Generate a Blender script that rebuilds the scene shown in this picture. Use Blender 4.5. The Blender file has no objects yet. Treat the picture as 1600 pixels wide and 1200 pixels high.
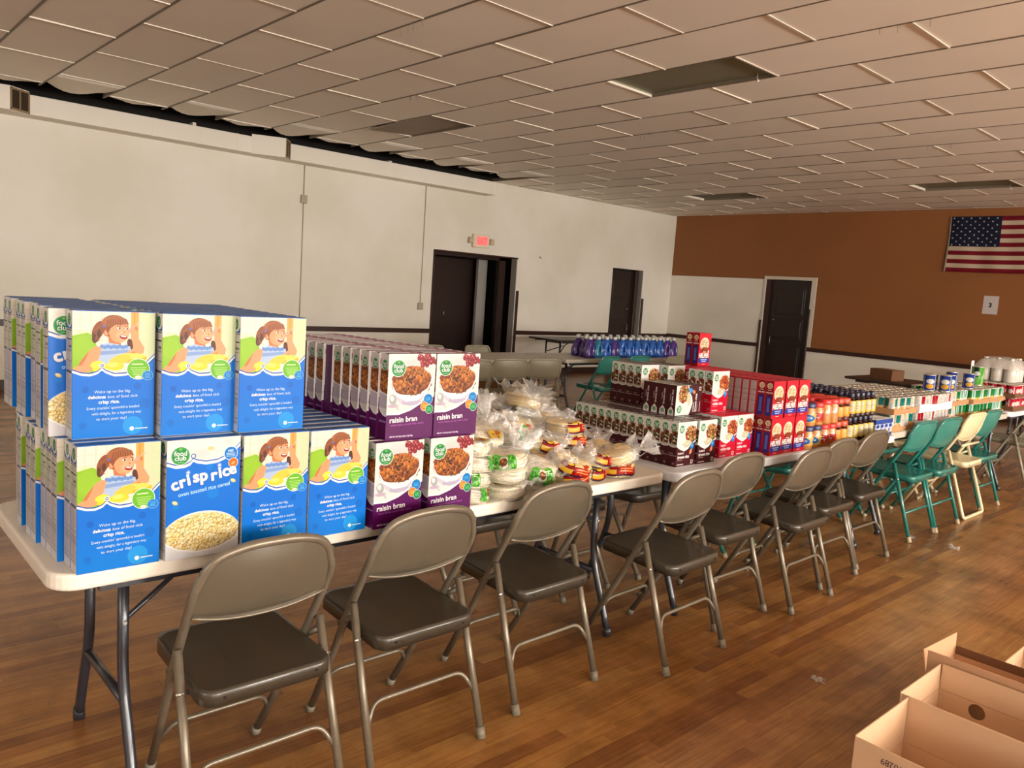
import bpy, bmesh, math, random
import numpy as np
from mathutils import Vector, Matrix
random.seed(7)
PI = math.pi
sc = bpy.context.scene
COL = sc.collection

# ---------------------------------------------------------------- camera
cam_d = bpy.data.cameras.new('camera'); cam = bpy.data.objects.new('camera', cam_d); COL.objects.link(cam)
cam_d.sensor_width = 36.0; cam_d.lens = 1241.415 * 36 / 1600; cam_d.clip_start = 0.05
_R = [[0.66900138, 0.7401403, 0.06804039], [0.13283284, -0.02899012, -0.99071439], [-0.73129515, 0.67182729, -0.11770937]]
cam.matrix_world = Matrix([[_R[0][0], -_R[1][0], -_R[2][0], 0], [_R[0][1], -_R[1][1], -_R[2][1], 0],
                           [_R[0][2], -_R[1][2], -_R[2][2], 1.495], [0, 0, 0, 1]])
sc.camera = cam
# ---------------------------------------------------------------- light and exposure
sc.view_settings.view_transform = 'Standard'; sc.view_settings.look = 'None'
sc.view_settings.gamma = 1; sc.view_settings.use_curve_mapping = False
sc.view_settings.exposure = 0.17
w = bpy.data.worlds.new('daylight'); sc.world = w; w.use_nodes = True
w.node_tree.nodes['Background'].inputs[0].default_value = (0.75, 0.86, 1, 1)
w.node_tree.nodes['Background'].inputs[1].default_value = 1.0
WX, FY, CZ = -10.24, 13.73, 3.236      # left wall, far wall, ceiling
RX, BY = 7.6, -5.5                     # right wall, back wall
WINS = [(-3.0, 2.2), (0.8, 2.2), (4.6, 2.2), (8.4, 2.2), (11.9, 2.0)]      # windows of the right wall: centre y, width
WIN_Z = (0.95, 2.85)
def area(name, loc, rot, sx, sy, power, col):
    l = bpy.data.lights.new(name, 'AREA'); l.shape = 'RECTANGLE'; l.size = sx; l.size_y = sy; l.energy = power; l.color = col
    o = bpy.data.objects.new(name, l); COL.objects.link(o); o.location = loc; o.rotation_euler = rot; return o
for i, (cy, ww) in enumerate(WINS):
    area('window_daylight', (RX + 0.02, cy, 1.9), (0, PI/2, 0), 1.8, ww, [120, 240, 350, 280, 50][i], (1.0, 0.965, 0.91))
    # lamps added at the windows, tilted up to brighten the ceiling
    area('ceiling_fill', (RX + 0.02, cy, 1.5), (0, PI/2 + .75, 0), 1.0, ww, [60, 110, 170, 150, 60][i], (1.0, 0.93, 0.82))
area('window_daylight', (-0.8, BY + 0.02, 1.9), (PI/2, 0, 0), 3.2, 1.6, 60, (1.0, 0.97, 0.92))

sun = bpy.data.lights.new('sun', 'SUN'); sun.energy = 4.5; sun.angle = math.radians(1.5); sun.color = (1.0, 0.90, 0.76)
so = bpy.data.objects.new('sun', sun); COL.objects.link(so); so.rotation_euler = Vector((-math.cos(math.radians(44)), .12, -math.sin(math.radians(44)))).to_track_quat('-Z', 'Y').to_euler()

# ---------------------------------------------------------------- helpers
def s2l(c):
    return tuple((x/12.92 if x <= .04045 else ((x+.055)/1.055)**2.4) for x in c)
def rgb(r, g, b): return s2l((r/255, g/255, b/255))
MATS = {}
def mat(name, c, rough=.5, metal=0., var=.06, scale=18, bump=0., bscale=120, coat=0., spec=.5, trans=0., emit=None, es=1, rand=0.):
    if name in MATS: return MATS[name]
    m = bpy.data.materials.new(name); m.use_nodes = True; nt = m.node_tree; N = nt.nodes; L = nt.links
    b = N['Principled BSDF']; col = rgb(*c)
    tc = N.new('ShaderNodeTexCoord'); no = N.new('ShaderNodeTexNoise'); no.inputs['Scale'].default_value = scale; no.inputs['Detail'].default_value = 4
    L.new(tc.outputs['Object'], no.inputs['Vector'])
    mx = N.new('ShaderNodeMix'); mx.data_type = 'RGBA'
    mx.inputs[6].default_value = tuple(x*(1-var) for x in col) + (1,); mx.inputs[7].default_value = tuple(min(1, x*(1+var)) for x in col) + (1,)
    L.new(no.outputs['Fac'], mx.inputs[0])
    out = mx.outputs[2]
    if rand:
        oi = N.new('ShaderNodeObjectInfo'); hs = N.new('ShaderNodeHueSaturation'); mr = N.new('ShaderNodeMapRange')
        mr.inputs[3].default_value = 1-rand; mr.inputs[4].default_value = 1+rand
        L.new(oi.outputs['Random'], mr.inputs[0]); L.new(mr.outputs[0], hs.inputs['Value']); L.new(out, hs.inputs['Color']); out = hs.outputs[0]
    L.new(out, b.inputs['Base Color'])
    b.inputs['Roughness'].default_value = rough; b.inputs['Metallic'].default_value = metal
    b.inputs['Coat Weight'].default_value = coat; b.inputs['Specular IOR Level'].default_value = spec
    if trans: b.inputs['Transmission Weight'].default_value = trans
    if emit: b.inputs['Emission Color'].default_value = rgb(*emit) + (1,); b.inputs['Emission Strength'].default_value = es
    if bump:
        n2 = N.new('ShaderNodeTexNoise'); n2.inputs['Scale'].default_value = bscale; bp = N.new('ShaderNodeBump')
        bp.inputs['Strength'].default_value = bump; bp.inputs['Distance'].default_value = .002
        L.new(tc.outputs['Object'], n2.inputs['Vector']); L.new(n2.outputs['Fac'], bp.inputs['Height']); L.new(bp.outputs[0], b.inputs['Normal'])
    MATS[name] = m
    return m
def imat(name, img, rough=.35, spec=.22, coat=0.):
    m = bpy.data.materials.new(name); m.use_nodes = True; nt = m.node_tree; N = nt.nodes; L = nt.links
    b = N['Principled BSDF']; t = N.new('ShaderNodeTexImage'); t.image = img; t.extension = 'EXTEND'
    uv = N.new('ShaderNodeUVMap'); uv.uv_map = 'UVMap'; L.new(uv.outputs[0], t.inputs[0])
    L.new(t.outputs[0], b.inputs['Base Color']); b.inputs['Roughness'].default_value = rough
    b.inputs['Specular IOR Level'].default_value = spec; b.inputs['Coat Weight'].default_value = coat
    MATS[name] = m
    return m

class MB:
    """collects geometry for ONE mesh object"""
    def __init__(s): s.v = []; s.f = []; s.m = []; s.uv = []; s.sm = []
    def face(s, idx, m=0, uv=None, smooth=False):
        s.f.append(tuple(idx)); s.m.append(m); s.uv.append(uv); s.sm.append(smooth)
    def quad(s, pts, m=0, uv=None):
        n = len(s.v); s.v += [tuple(p) for p in pts]; s.face(range(n, n+len(pts)), m, uv)
    def box(s, x0, x1, y0, y1, z0, z1, m=0, T=None):
        P = [(x0,y0,z0),(x1,y0,z0),(x1,y1,z0),(x0,y1,z0),(x0,y0,z1),(x1,y0,z1),(x1,y1,z1),(x0,y1,z1)]
        if T: P = [tuple(T @ Vector(p)) for p in P]
        n = len(s.v); s.v += P
        for q in ((0,3,2,1),(4,5,6,7),(0,1,5,4),(1,2,6,5),(2,3,7,6),(3,0,4,7)): s.face([n+i for i in q], m)
        return s
    def tube(s, pts, r, m=0, seg=10, caps=True, closed=False, flat=None):
        pts = [Vector(p) for p in pts]; n = len(pts); rings = []
        up = None
        for i, p in enumerate(pts):
            if closed: d = pts[(i+1) % n] - pts[i-1]
            else: d = (pts[min(i+1, n-1)] - pts[max(i-1, 0)])
            d.normalize()
            if up is None: up = Vector((0,0,1)) if abs(d.z) < .9 else Vector((1,0,0))
            a = (up - d*up.dot(d)).normalized(); up = a; b = d.cross(a)
            rr = r[i] if isinstance(r, (list, tuple)) else r
            k = len(s.v); rings.append(k)
            for j in range(seg):
                t = 2*PI*j/seg; s.v.append(tuple(p + (a*math.cos(t) + b*math.sin(t)*(flat or 1))*rr))
        for i in range(n if closed else n-1):
            A = rings[i]; B = rings[(i+1) % n]
            for j in range(seg):
                s.face((A+j, A+(j+1) % seg, B+(j+1) % seg, B+j), m, None, True)
        if caps and not closed:
            s.face([rings[0]+j for j in range(seg)][::-1], m); s.face([rings[-1]+j for j in range(seg)], m)
        return s
    def lathe(s, prof, m=0, seg=20, c=(0,0), mfun=None, uvz=None):
        """prof: (r,z) list"""
        rings = []
        for r, z in prof:
            k = len(s.v); rings.append(k)
            for j in range(seg):
                t = 2*PI*j/seg; s.v.append((c[0]+r*math.cos(t), c[1]+r*math.sin(t), z))
        for i in range(len(prof)-1):
            A, B = rings[i], rings[i+1]; mm = mfun(i) if mfun else m
            for j in range(seg):
                uv = None
                if uvz:
                    v0 = (prof[i][1]-uvz[0])/(uvz[1]-uvz[0]); v1 = (prof[i+1][1]-uvz[0])/(uvz[1]-uvz[0])
                    uv = [(j/seg, v0), ((j+1)/seg, v0), ((j+1)/seg, v1), (j/seg, v1)]
                s.face((A+j, A+(j+1) % seg, B+(j+1) % seg, B+j), mm, uv, True)
        s.face([rings[0]+j for j in range(seg)][::-1], mfun(0) if mfun else m)
        s.face([rings[-1]+j for j in range(seg)], mfun(len(prof)-2) if mfun else m)
        return s
    def sphere(s, c, r, m=0, seg=10, rg=6, T=None):
        prof = [(max(1e-4, math.sin(PI*i/rg)), -math.cos(PI*i/rg)) for i in range(rg+1)]
        k0 = len(s.v); s.lathe(prof, m, seg)
        rr = r if isinstance(r, (tuple, list)) else (r, r, r)
        for i in range(k0, len(s.v)):
            p = Vector((s.v[i][0]*rr[0], s.v[i][1]*rr[1], s.v[i][2]*rr[2]))
            if T: p = T @ p
            s.v[i] = tuple(p + Vector(c))
        return s
    def outline(s, pts, x0, x1, m=0, ax='x', side=None):
        """extruded 2D outline: pts (u,v); extruded between x0..x1 on axis ax"""
        n = len(pts); k = len(s.v)
        def P(u, v, t): return (t, u, v) if ax == 'x' else ((u, t, v) if ax == 'y' else (u, v, t))
        for t in (x0, x1): s.v += [P(u, v, t) for u, v in pts]
        s.face([k+i for i in range(n)][::-1], m); s.face([k+n+i for i in range(n)], m)
        for i in range(n): s.face((k+i, k+(i+1) % n, k+n+(i+1) % n, k+n+i), m if side is None else side)
        return s
    def mesh(s, name, mats, bevel=0, bseg=1, smooth_angle=None):
        me = bpy.data.meshes.new(name); me.from_pydata(s.v, [], s.f); 
        for mm in (mats if isinstance(mats, (list, tuple)) else [mats]): me.materials.append(mm)
        me.polygons.foreach_set('material_index', s.m)
        me.polygons.foreach_set('use_smooth', s.sm)
        if any(u is not None for u in s.uv):
            ul = me.uv_layers.new(name='UVMap'); fl = []
            for f, u in zip(s.f, s.uv):
                fl += [c for p in (u if u is not None else [(0, 0)]*len(f)) for c in p]
            ul.data.foreach_set('uv', fl)
        if bevel or True:
            bm = bmesh.new(); bm.from_mesh(me)
            bmesh.ops.recalc_face_normals(bm, faces=bm.faces)
            if bevel:
                es = [e for e in bm.edges if len(e.link_faces) == 2 and e.calc_face_angle(0) > .7]
                bmesh.ops.bevel(bm, geom=es, offset=bevel, segments=bseg, profile=.5, affect='EDGES', clamp_overlap=True)
                if bseg > 1:
                    for f in bm.faces: f.smooth = f.smooth or f.calc_area() < 0
            bm.to_mesh(me); bm.free()
        return me
    def build(s, name, mats, parent=None, bevel=0, bseg=1):
        return link(name, s.mesh(name, mats, bevel, bseg), parent)
def link(name, me, parent=None):
    o = bpy.data.objects.new(name, me); COL.objects.link(o)
    if parent is not None: o.parent = parent
    return o
def tag(o, label=None, cat=None, group=None, kind=None):
    if label: o['label'] = label
    if cat: o['category'] = cat
    if group: o['group'] = group
    if kind: o['kind'] = kind
    return o
def empty(name, loc=(0,0,0), rz=0):
    o = bpy.data.objects.new(name, None); COL.objects.link(o); o.location = loc; o.rotation_euler = (0, 0, rz); o.empty_display_size = .05
    return o
KIDS = {}
def copy_tree(o, parent=None, keep=True):
    c = o.copy(); COL.objects.link(c)
    if parent is not None: c.parent = parent
    for ch in o.children: copy_tree(ch, c)
    return c
ORD = ['first','second','third','fourth','fifth','sixth','seventh','eighth','ninth','tenth','eleventh','twelfth','thirteenth','fourteenth','fifteenth','sixteenth','seventeenth','eighteenth','nineteenth','twentieth']
for k in range(1, 20): ORD.append('twenty-' + ORD[k-1])
class Proto:
    """first use returns the built thing itself, later uses return copies"""
    def __init__(s, o): s.o = o; s.used = False
    def get(s):
        if not s.used: s.used = True; return s.o
        return copy_tree(s.o)

def rrect(x0, x1, y0, y1, r, n=6):
    P = []
    for cx, cy, a0 in ((x1-r, y1-r, 0), (x0+r, y1-r, PI/2), (x0+r, y0+r, PI), (x1-r, y0+r, 1.5*PI)):
        for i in range(n+1):
            a = a0 + PI/2*i/n; P.append((cx+r*math.cos(a), cy+r*math.sin(a)))
    return P
def fillet(pts, r, n=5):
    """round the corners of a polyline"""
    P = [Vector(p) for p in pts]; out = [P[0]]
    for i in range(1, len(P)-1):
        a, b, c = P[i-1], P[i], P[i+1]; d1 = (a-b); d2 = (c-b); rr = min(r, d1.length*.45, d2.length*.45)
        p1 = b + d1.normalized()*rr; p2 = b + d2.normalized()*rr
        for k in range(n+1):
            t = k/n; out.append(p1*(1-t)**2 + b*2*t*(1-t) + p2*t*t)
    out.append(P[-1]); return out

# ---------------------------------------------------------------- painted prints (images made here, in memory)
_glyph = {}
def text_tris(s):
    if s in _glyph: return _glyph[s]
    cu = bpy.data.curves.new('t', 'FONT'); cu.body = s; cu.size = 1; cu.resolution_u = 3; o = bpy.data.objects.new('t', cu)
    me = o.to_mesh(); me.calc_loop_triangles()
    V = np.array([v.co[:2] for v in me.vertices]).reshape(-1, 2); T = np.array([t.vertices[:] for t in me.loop_triangles], dtype=int).reshape(-1, 3)
    o.to_mesh_clear(); bpy.data.objects.remove(o); bpy.data.curves.remove(cu)
    _glyph[s] = (V, T); return _glyph[s]
class Cv:
    sat = 1.06
    """canvas in millimetres, y down"""
    def __init__(s, w, h, k, c):
        s.w, s.h, s.k = w, h, k; s.W, s.H = int(w*k), int(h*k)
        s.a = np.empty((s.H, s.W, 3), np.float32); s.a[:] = np.array(c)/255.
        s.rng = np.random.RandomState(3)
    def win(s, x0, x1, y0, y1):
        k = s.k; a = max(0, int(x0*k)-1); b = min(s.W, int(x1*k)+2); c = max(0, int(y0*k)-1); d = min(s.H, int(y1*k)+2)
        if b <= a or d <= c: return None
        X = (np.arange(a, b)+.5)/k; Y = (np.arange(c, d)+.5)/k
        return (slice(c, d), slice(a, b)), X[None, :], Y[:, None]
    def put(s, sl, m, c):
        m = np.clip(m, 0, 1)[..., None]; s.a[sl] = s.a[sl]*(1-m) + np.array(c, np.float32)/255.*m
    def ell(s, cx, cy, rx, ry, c, rot=0, al=1., soft=0.):
        R = max(rx, ry)*(1+soft); q = s.win(cx-R, cx+R, cy-R, cy+R)
        if q is None: return
        sl, X, Y = q; co, si = math.cos(rot), math.sin(rot); u = ((X-cx)*co+(Y-cy)*si)/rx; v = (-(X-cx)*si+(Y-cy)*co)/ry
        d = np.sqrt(u*u+v*v); e = max(soft, .7/(min(rx, ry)*s.k))
        s.put(sl, np.clip((1+e/2-d)/e, 0, 1)*al, c)
    def ring(s, cx, cy, r, t, c, al=1.):
        q = s.win(cx-r-t, cx+r+t, cy-r-t, cy+r+t)
        if q is None: return
        sl, X, Y = q; d = np.abs(np.hypot(X-cx, Y-cy)-r); s.put(sl, np.clip((t/2-d)*s.k+.5, 0, 1)*al, c)
    def poly(s, pts, c, al=1.):
        xs = [p[0] for p in pts]; ys = [p[1] for p in pts]; q = s.win(min(xs), max(xs), min(ys), max(ys))
        if q is None: return
        sl, X, Y = q; ins = np.zeros((Y.shape[0], X.shape[1]), bool); n = len(pts)
        for i in range(n):
            x1, y1 = pts[i]; x2, y2 = pts[(i+1) % n]
            if y1 == y2: continue
            cond = ((y1 > Y) != (y2 > Y)); ins ^= cond & (X < (x2-x1)*(Y-y1)/(y2-y1)+x1)
        s.put(sl, ins.astype(np.float32)*al, c)
    def rect(s, x0, x1, y0, y1, c, al=1.): s.poly([(x0, y0), (x1, y0), (x1, y1), (x0, y1)], c, al)
    def below(s, px, py, c, off=0., upto=None, al=1.):
        """fill everything below a curve through px,py (smooth)"""
        X = (np.arange(s.W)+.5)/s.k; f = np.interp(X, px, py)
        kk = max(3, int(s.k*8)); pad = np.pad(f, kk, mode='edge'); f = np.convolve(pad, np.ones(kk)/kk, 'same')[kk:-kk] + off
        Y = ((np.arange(s.H)+.5)/s.k)[:, None]; m = np.clip((Y-f[None])*s.k+.5, 0, 1)
        if upto is not None: m = m*np.clip((f[None]+upto-Y)*s.k+.5, 0, 1)
        s.put((slice(None), slice(None)), m*al, c)
    def line(s, pts, t, c, al=1.):
        for (x1, y1), (x2, y2) in zip(pts[:-1], pts[1:]):
            L = math.hypot(x2-x1, y2-y1) or 1; nx, ny = -(y2-y1)/L*t/2, (x2-x1)/L*t/2
            s.poly([(x1+nx, y1+ny), (x2+nx, y2+ny), (x2-nx, y2-ny), (x1-nx, y1-ny)], c, al)
    def text(s, st, x, y, size, c, rot=0, align='c', bold=0., width=None):
        V, T = text_tris(st)
        if len(V) == 0: return
        V = V.copy(); wd = V[:, 0].max()-V[:, 0].min(); V[:, 0] -= V[:, 0].min()
        sx = size if width is None else width/wd
        V = V*np.array([sx, -size]); wd *= sx
        V[:, 0] -= {'c': wd/2, 'l': 0, 'r': wd}[align]
        co, si = math.cos(rot), math.sin(rot); V = np.stack([V[:, 0]*co+V[:, 1]*si, -V[:, 0]*si+V[:, 1]*co], 1)
        P = (V+np.array([x, y]))*s.k
        mk = np.zeros((s.H, s.W), bool)
        for t in T:
            (ax, ay), (bx, by), (cx, cy) = P[t]
            x0 = max(0, int(min(ax, bx, cx))-1); x1 = min(s.W, int(max(ax, bx, cx))+2); y0 = max(0, int(min(ay, by, cy))-1); y1 = min(s.H, int(max(ay, by, cy))+2)
            if x1 <= x0 or y1 <= y0: continue
            X = np.arange(x0, x1)[None]+.5; Y = np.arange(y0, y1)[:, None]+.5
            d1 = (bx-ax)*(Y-ay)-(by-ay)*(X-ax); d2 = (cx-bx)*(Y-by)-(cy-by)*(X-bx); d3 = (ax-cx)*(Y-cy)-(ay-cy)*(X-cx)
            mk[y0:y1, x0:x1] |= ((d1 >= 0) & (d2 >= 0) & (d3 >= 0)) | ((d1 <= 0) & (d2 <= 0) & (d3 <= 0))
        b = int(bold*s.k+.5)
        if b:
            m2 = mk.copy()
            for dx in range(-b, b+1):
                for dy in range(-b, b+1):
                    if dx*dx+dy*dy <= b*b+.5: m2 |= np.roll(np.roll(mk, dx, 1), dy, 0)
            mk = m2
        s.put((slice(None), slice(None)), mk.astype(np.float32), c)
    def img(s, name):
        im = bpy.data.images.new(name, s.W, s.H); a = np.ones((s.H, s.W, 4), np.float32); g_ = s.a.mean(-1, keepdims=True); a[..., :3] = np.clip(g_+(s.a-g_)*s.sat, 0, 1)[::-1]**1.08*.84
        im.pixels.foreach_set(a.ravel()); im.update(); im.pack(); return im
    def blobs(s, n, cx, cy, rx, ry, sz, cols, ang=PI, clip=None):
        for i in range(n):
            a = s.rng.rand()*2*PI; q = math.sqrt(s.rng.rand()); x = cx+rx*q*math.cos(a); y = cy+ry*q*math.sin(a)
            if clip and not clip(x, y): continue
            c = cols[s.rng.randint(len(cols))]; k = sz*(.6+.8*s.rng.rand()); r = s.rng.rand()*ang
            dk = tuple(v*.6 for v in c)
            s.ell(x+.25*sz, y+.35*sz, k, k*.62, dk, r, .8); s.ell(x, y, k, k*.6, c, r); s.ell(x-.2*k, y-.2*k, k*.45, k*.22, tuple(min(255, v*1.25+14) for v in c), r, .7)
def logo(c, x, y, r, small=False):
    c.ell(x, y, r, r, (250, 250, 245)); c.ell(x, y, r*.93, r*.93, (38, 140, 74)); c.ring(x, y, r*.84, r*.04, (110, 190, 110))
    c.text('food', x, y-r*.02, r*.72, (250, 250, 250), bold=.2 if r < 12 else .5); c.text('club', x, y+r*.48, r*.72, (250, 250, 250), bold=.2 if r < 12 else .5)
    c.ell(x, y-r*.68, r*.16, r*.1, (140, 200, 90))
    c.rect(x-r*.3, x+r*.3, y+r*.64, y+r*.7, (170, 215, 170))
# --- crisp rice, back panel with the photo of a child at breakfast
def paint_crisp_back():
    c = Cv(193, 320, 2.6, (246, 240, 226)); c.sat = 1.2
    for i, x in enumerate((16, 40, 64)): c.rect(x, x+3, 0, 100, (232, 222, 205))
    for y in (22, 48): c.rect(0, 90, y, y+2.4, (234, 225, 208))
    c.rect(133, 152, 0, 140, (238, 178, 104)); c.rect(140, 143, 0, 140, (222, 156, 84)); c.rect(152, 193, 0, 150, (244, 226, 196)); c.rect(168, 193, 0, 150, (214, 224, 190))
    c.poly([(0, 62), (34, 54), (50, 64), (56, 96), (52, 170), (0, 170)], (148, 190, 62)); c.ell(22, 90, 26, 34, (166, 206, 78), al=.5, soft=.6)
    sk, sk2, hr, hr2 = (232, 172, 134), (200, 130, 94), (138, 84, 52), (88, 48, 32)
    c.ell(58, 48, 13, 24, hr, .35); c.ell(54, 62, 9, 18, hr2, .3); c.ell(132, 82, 7, 14, hr2, -.2)
    c.ell(93, 38, 30, 29, hr); c.ell(86, 28, 20, 14, (172, 116, 76), al=.8, soft=.5)
    c.poly([(80, 62), (108, 70), (112, 92), (84, 92)], sk2)
    c.poly([(64, 84), (80, 78), (110, 84), (132, 88), (140, 130), (48, 136), (50, 104)], (188, 206, 232)); c.poly([(60, 100), (128, 96), (130, 104), (60, 110)], (150, 176, 220))
    for i in range(9): c.ell(66+i*7, 88+(i % 2)*2, 4.6, 5, (122, 158, 214))
    c.poly([(54, 86), (66, 92), (60, 118), (34, 152), (6, 152), (18, 126), (38, 98)], sk); c.poly([(38, 98), (30, 120), (12, 152), (6, 152), (18, 126)], sk2)
    c.poly([(132, 50), (146, 56), (166, 92), (164, 106), (146, 108), (118, 122), (108, 112), (140, 94)], sk); c.poly([(146, 108), (118, 122), (112, 116), (142, 100)], sk2)
    c.ell(106, 50, 24, 29, sk); c.ell(113, 60, 14, 14, (240, 190, 154), soft=.6); c.ell(76, 54, 6, 9, sk2); c.ell(76, 54, 3.5, 6, sk)
    c.poly([(74, 46), (78, 22), (100, 11), (122, 18), (129, 33), (121, 31), (108, 34), (96, 34), (86, 42), (80, 56)], hr)
    for i in range(26):
        x0 = 80+i*1.8; c.line([(92+i*.7, 9+abs(i-12)*.25), (x0, 22), (x0-2+i*.1, 34+abs(i-14)*.35)], .9, [(176, 120, 80), (120, 72, 46), (196, 142, 98)][i % 3], .75)
    for i in range(9): c.line([(66, 34), (56-i*1.2, 50), (50+i*1.6, 74)], .9, [(176, 120, 80), (112, 66, 44)][i % 2], .7)
    c.ell(106, 42, 5, 2.6, (250, 250, 250)); c.ell(107, 42, 2.4, 2.4, (60, 36, 24)); c.ell(124, 43, 3.6, 2.4, (250, 250, 250)); c.ell(124.6, 43, 2, 2.2, (60, 36, 24))
    c.line([(100, 37), (111, 36)], 1.4, hr2); c.line([(120, 37), (128, 38)], 1.3, hr2); c.ell(118, 52, 2.6, 2, sk2)
    c.ell(116, 64, 9, 5.5, (150, 40, 40), .15); c.ell(116, 62, 7, 2.2, (252, 248, 244), .15)
    c.ell(138, 48, 9, 9, sk); c.ell(134, 42, 3, 7, sk, .5); c.ell(140, 39, 3, 7, sk, .2); c.ell(146, 42, 3, 6, sk2, -.3); c.line([(126, 52), (150, 30)], 1.5, (190, 190, 190)); c.ell(152, 29, 4, 2.5, (200, 200, 200), -.6)
    c.ell(70, 38, 3, 3, (90, 130, 210)); c.ell(73, 70, 2, 2, (240, 235, 230))
    c.ell(134, 118, 38, 12, (226, 186, 60)); c.ell(134, 113, 34, 8, (246, 222, 120)); c.ell(108, 122, 26, 12, (240, 206, 96), -.3)
    c.ell(58, 138, 18, 14, (240, 220, 60)); c.ell(54, 134, 10, 7, (252, 244, 120), soft=.5); c.ell(96, 138, 22, 11, (238, 214, 84)); c.ell(92, 134, 12, 6, (252, 238, 140), soft=.5); c.ell(24, 144, 22, 9, sk)
    px = [0, 20, 40, 58, 66, 74, 95, 120, 145, 168, 193]; py = [144, 152, 154, 148, 138, 146, 155, 154, 146, 130, 104]
    c.below(px, py, (24, 92, 178), 0, 3); c.below(px, py, (252, 252, 252), 3, 8); c.below(px, py, (0, 122, 212), 9)
    c.line([(193, 118), (176, 132), (160, 143)], 2.4, (40, 110, 190))
    c.ring(67, 136, 5.5, 2.2, (250, 250, 250)); c.ell(67, 136, 3.6, 4.4, (24, 92, 178)); c.ell(67, 136, 1.8, 2.6, (250, 250, 250))
    for x, y, r, a in ((30, 196, 8, .14), (48, 216, 7, .14), (24, 286, 9, .12), (70, 270, 10, .08), (168, 236, 14, .08), (150, 190, 9, .1)): c.ell(x, y, r, r, (10, 70, 150), al=a*2)
    g = np.linspace(0, 1, c.H)[:, None]; m = np.clip((g-.6)/.4, 0, 1)*.18; c.put((slice(None), slice(None)), np.broadcast_to(m, (c.H, c.W)).copy()*(c.a[..., 2] > .6)*(c.a[..., 0] < .4), (80, 190, 240))
    c.ell(140, 292, 24, 24, (110, 200, 245), al=.45); c.ell(138, 300, 5.5, 5.5, (250, 250, 250)); c.rect(146, 176, 299, 301.5, (225, 240, 250))
    c.ell(152, 146, 28, 27, (250, 250, 250)); c.ell(152, 146, 26.5, 25.5, (118, 184, 62)); c.rect(136, 164, 132, 135, (226, 244, 196))
    for i in range(5): c.rect(134+i*1.5, 171-i*1.5, 142+i*4.4, 143.6+i*4.4, (196, 228, 150))
    c.ell(152, 167, 8, 4, (240, 246, 230)); c.ell(175, 163, 13.5, 12.5, (150, 210, 240)); c.ell(175, 163, 12.3, 11.3, (28, 130, 206))
    for i in range(4): c.rect(168, 182, 157+i*3.6, 158.4+i*3.6, (130, 200, 240))
    W = (246, 250, 252)
    c.text('Wake up to the big,', 92, 205, 10.5, W, .02); c.text('delicious', 56, 219, 11.5, W, .02, bold=.5); c.text('box of food club', 116, 218, 10.5, W, .02)
    c.text('crisp rice.', 84, 232, 12.5, W, .02, bold=.5); c.text("Every cracklin' spoonful is loaded", 94, 246, 10, W, .02, width=122); c.text('with delight, for a legendary way', 102, 260, 10, W, .02, width=116); c.text('to start your day!', 90, 274, 10, W, .02)
    return c.img('crisp_back')
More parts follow.
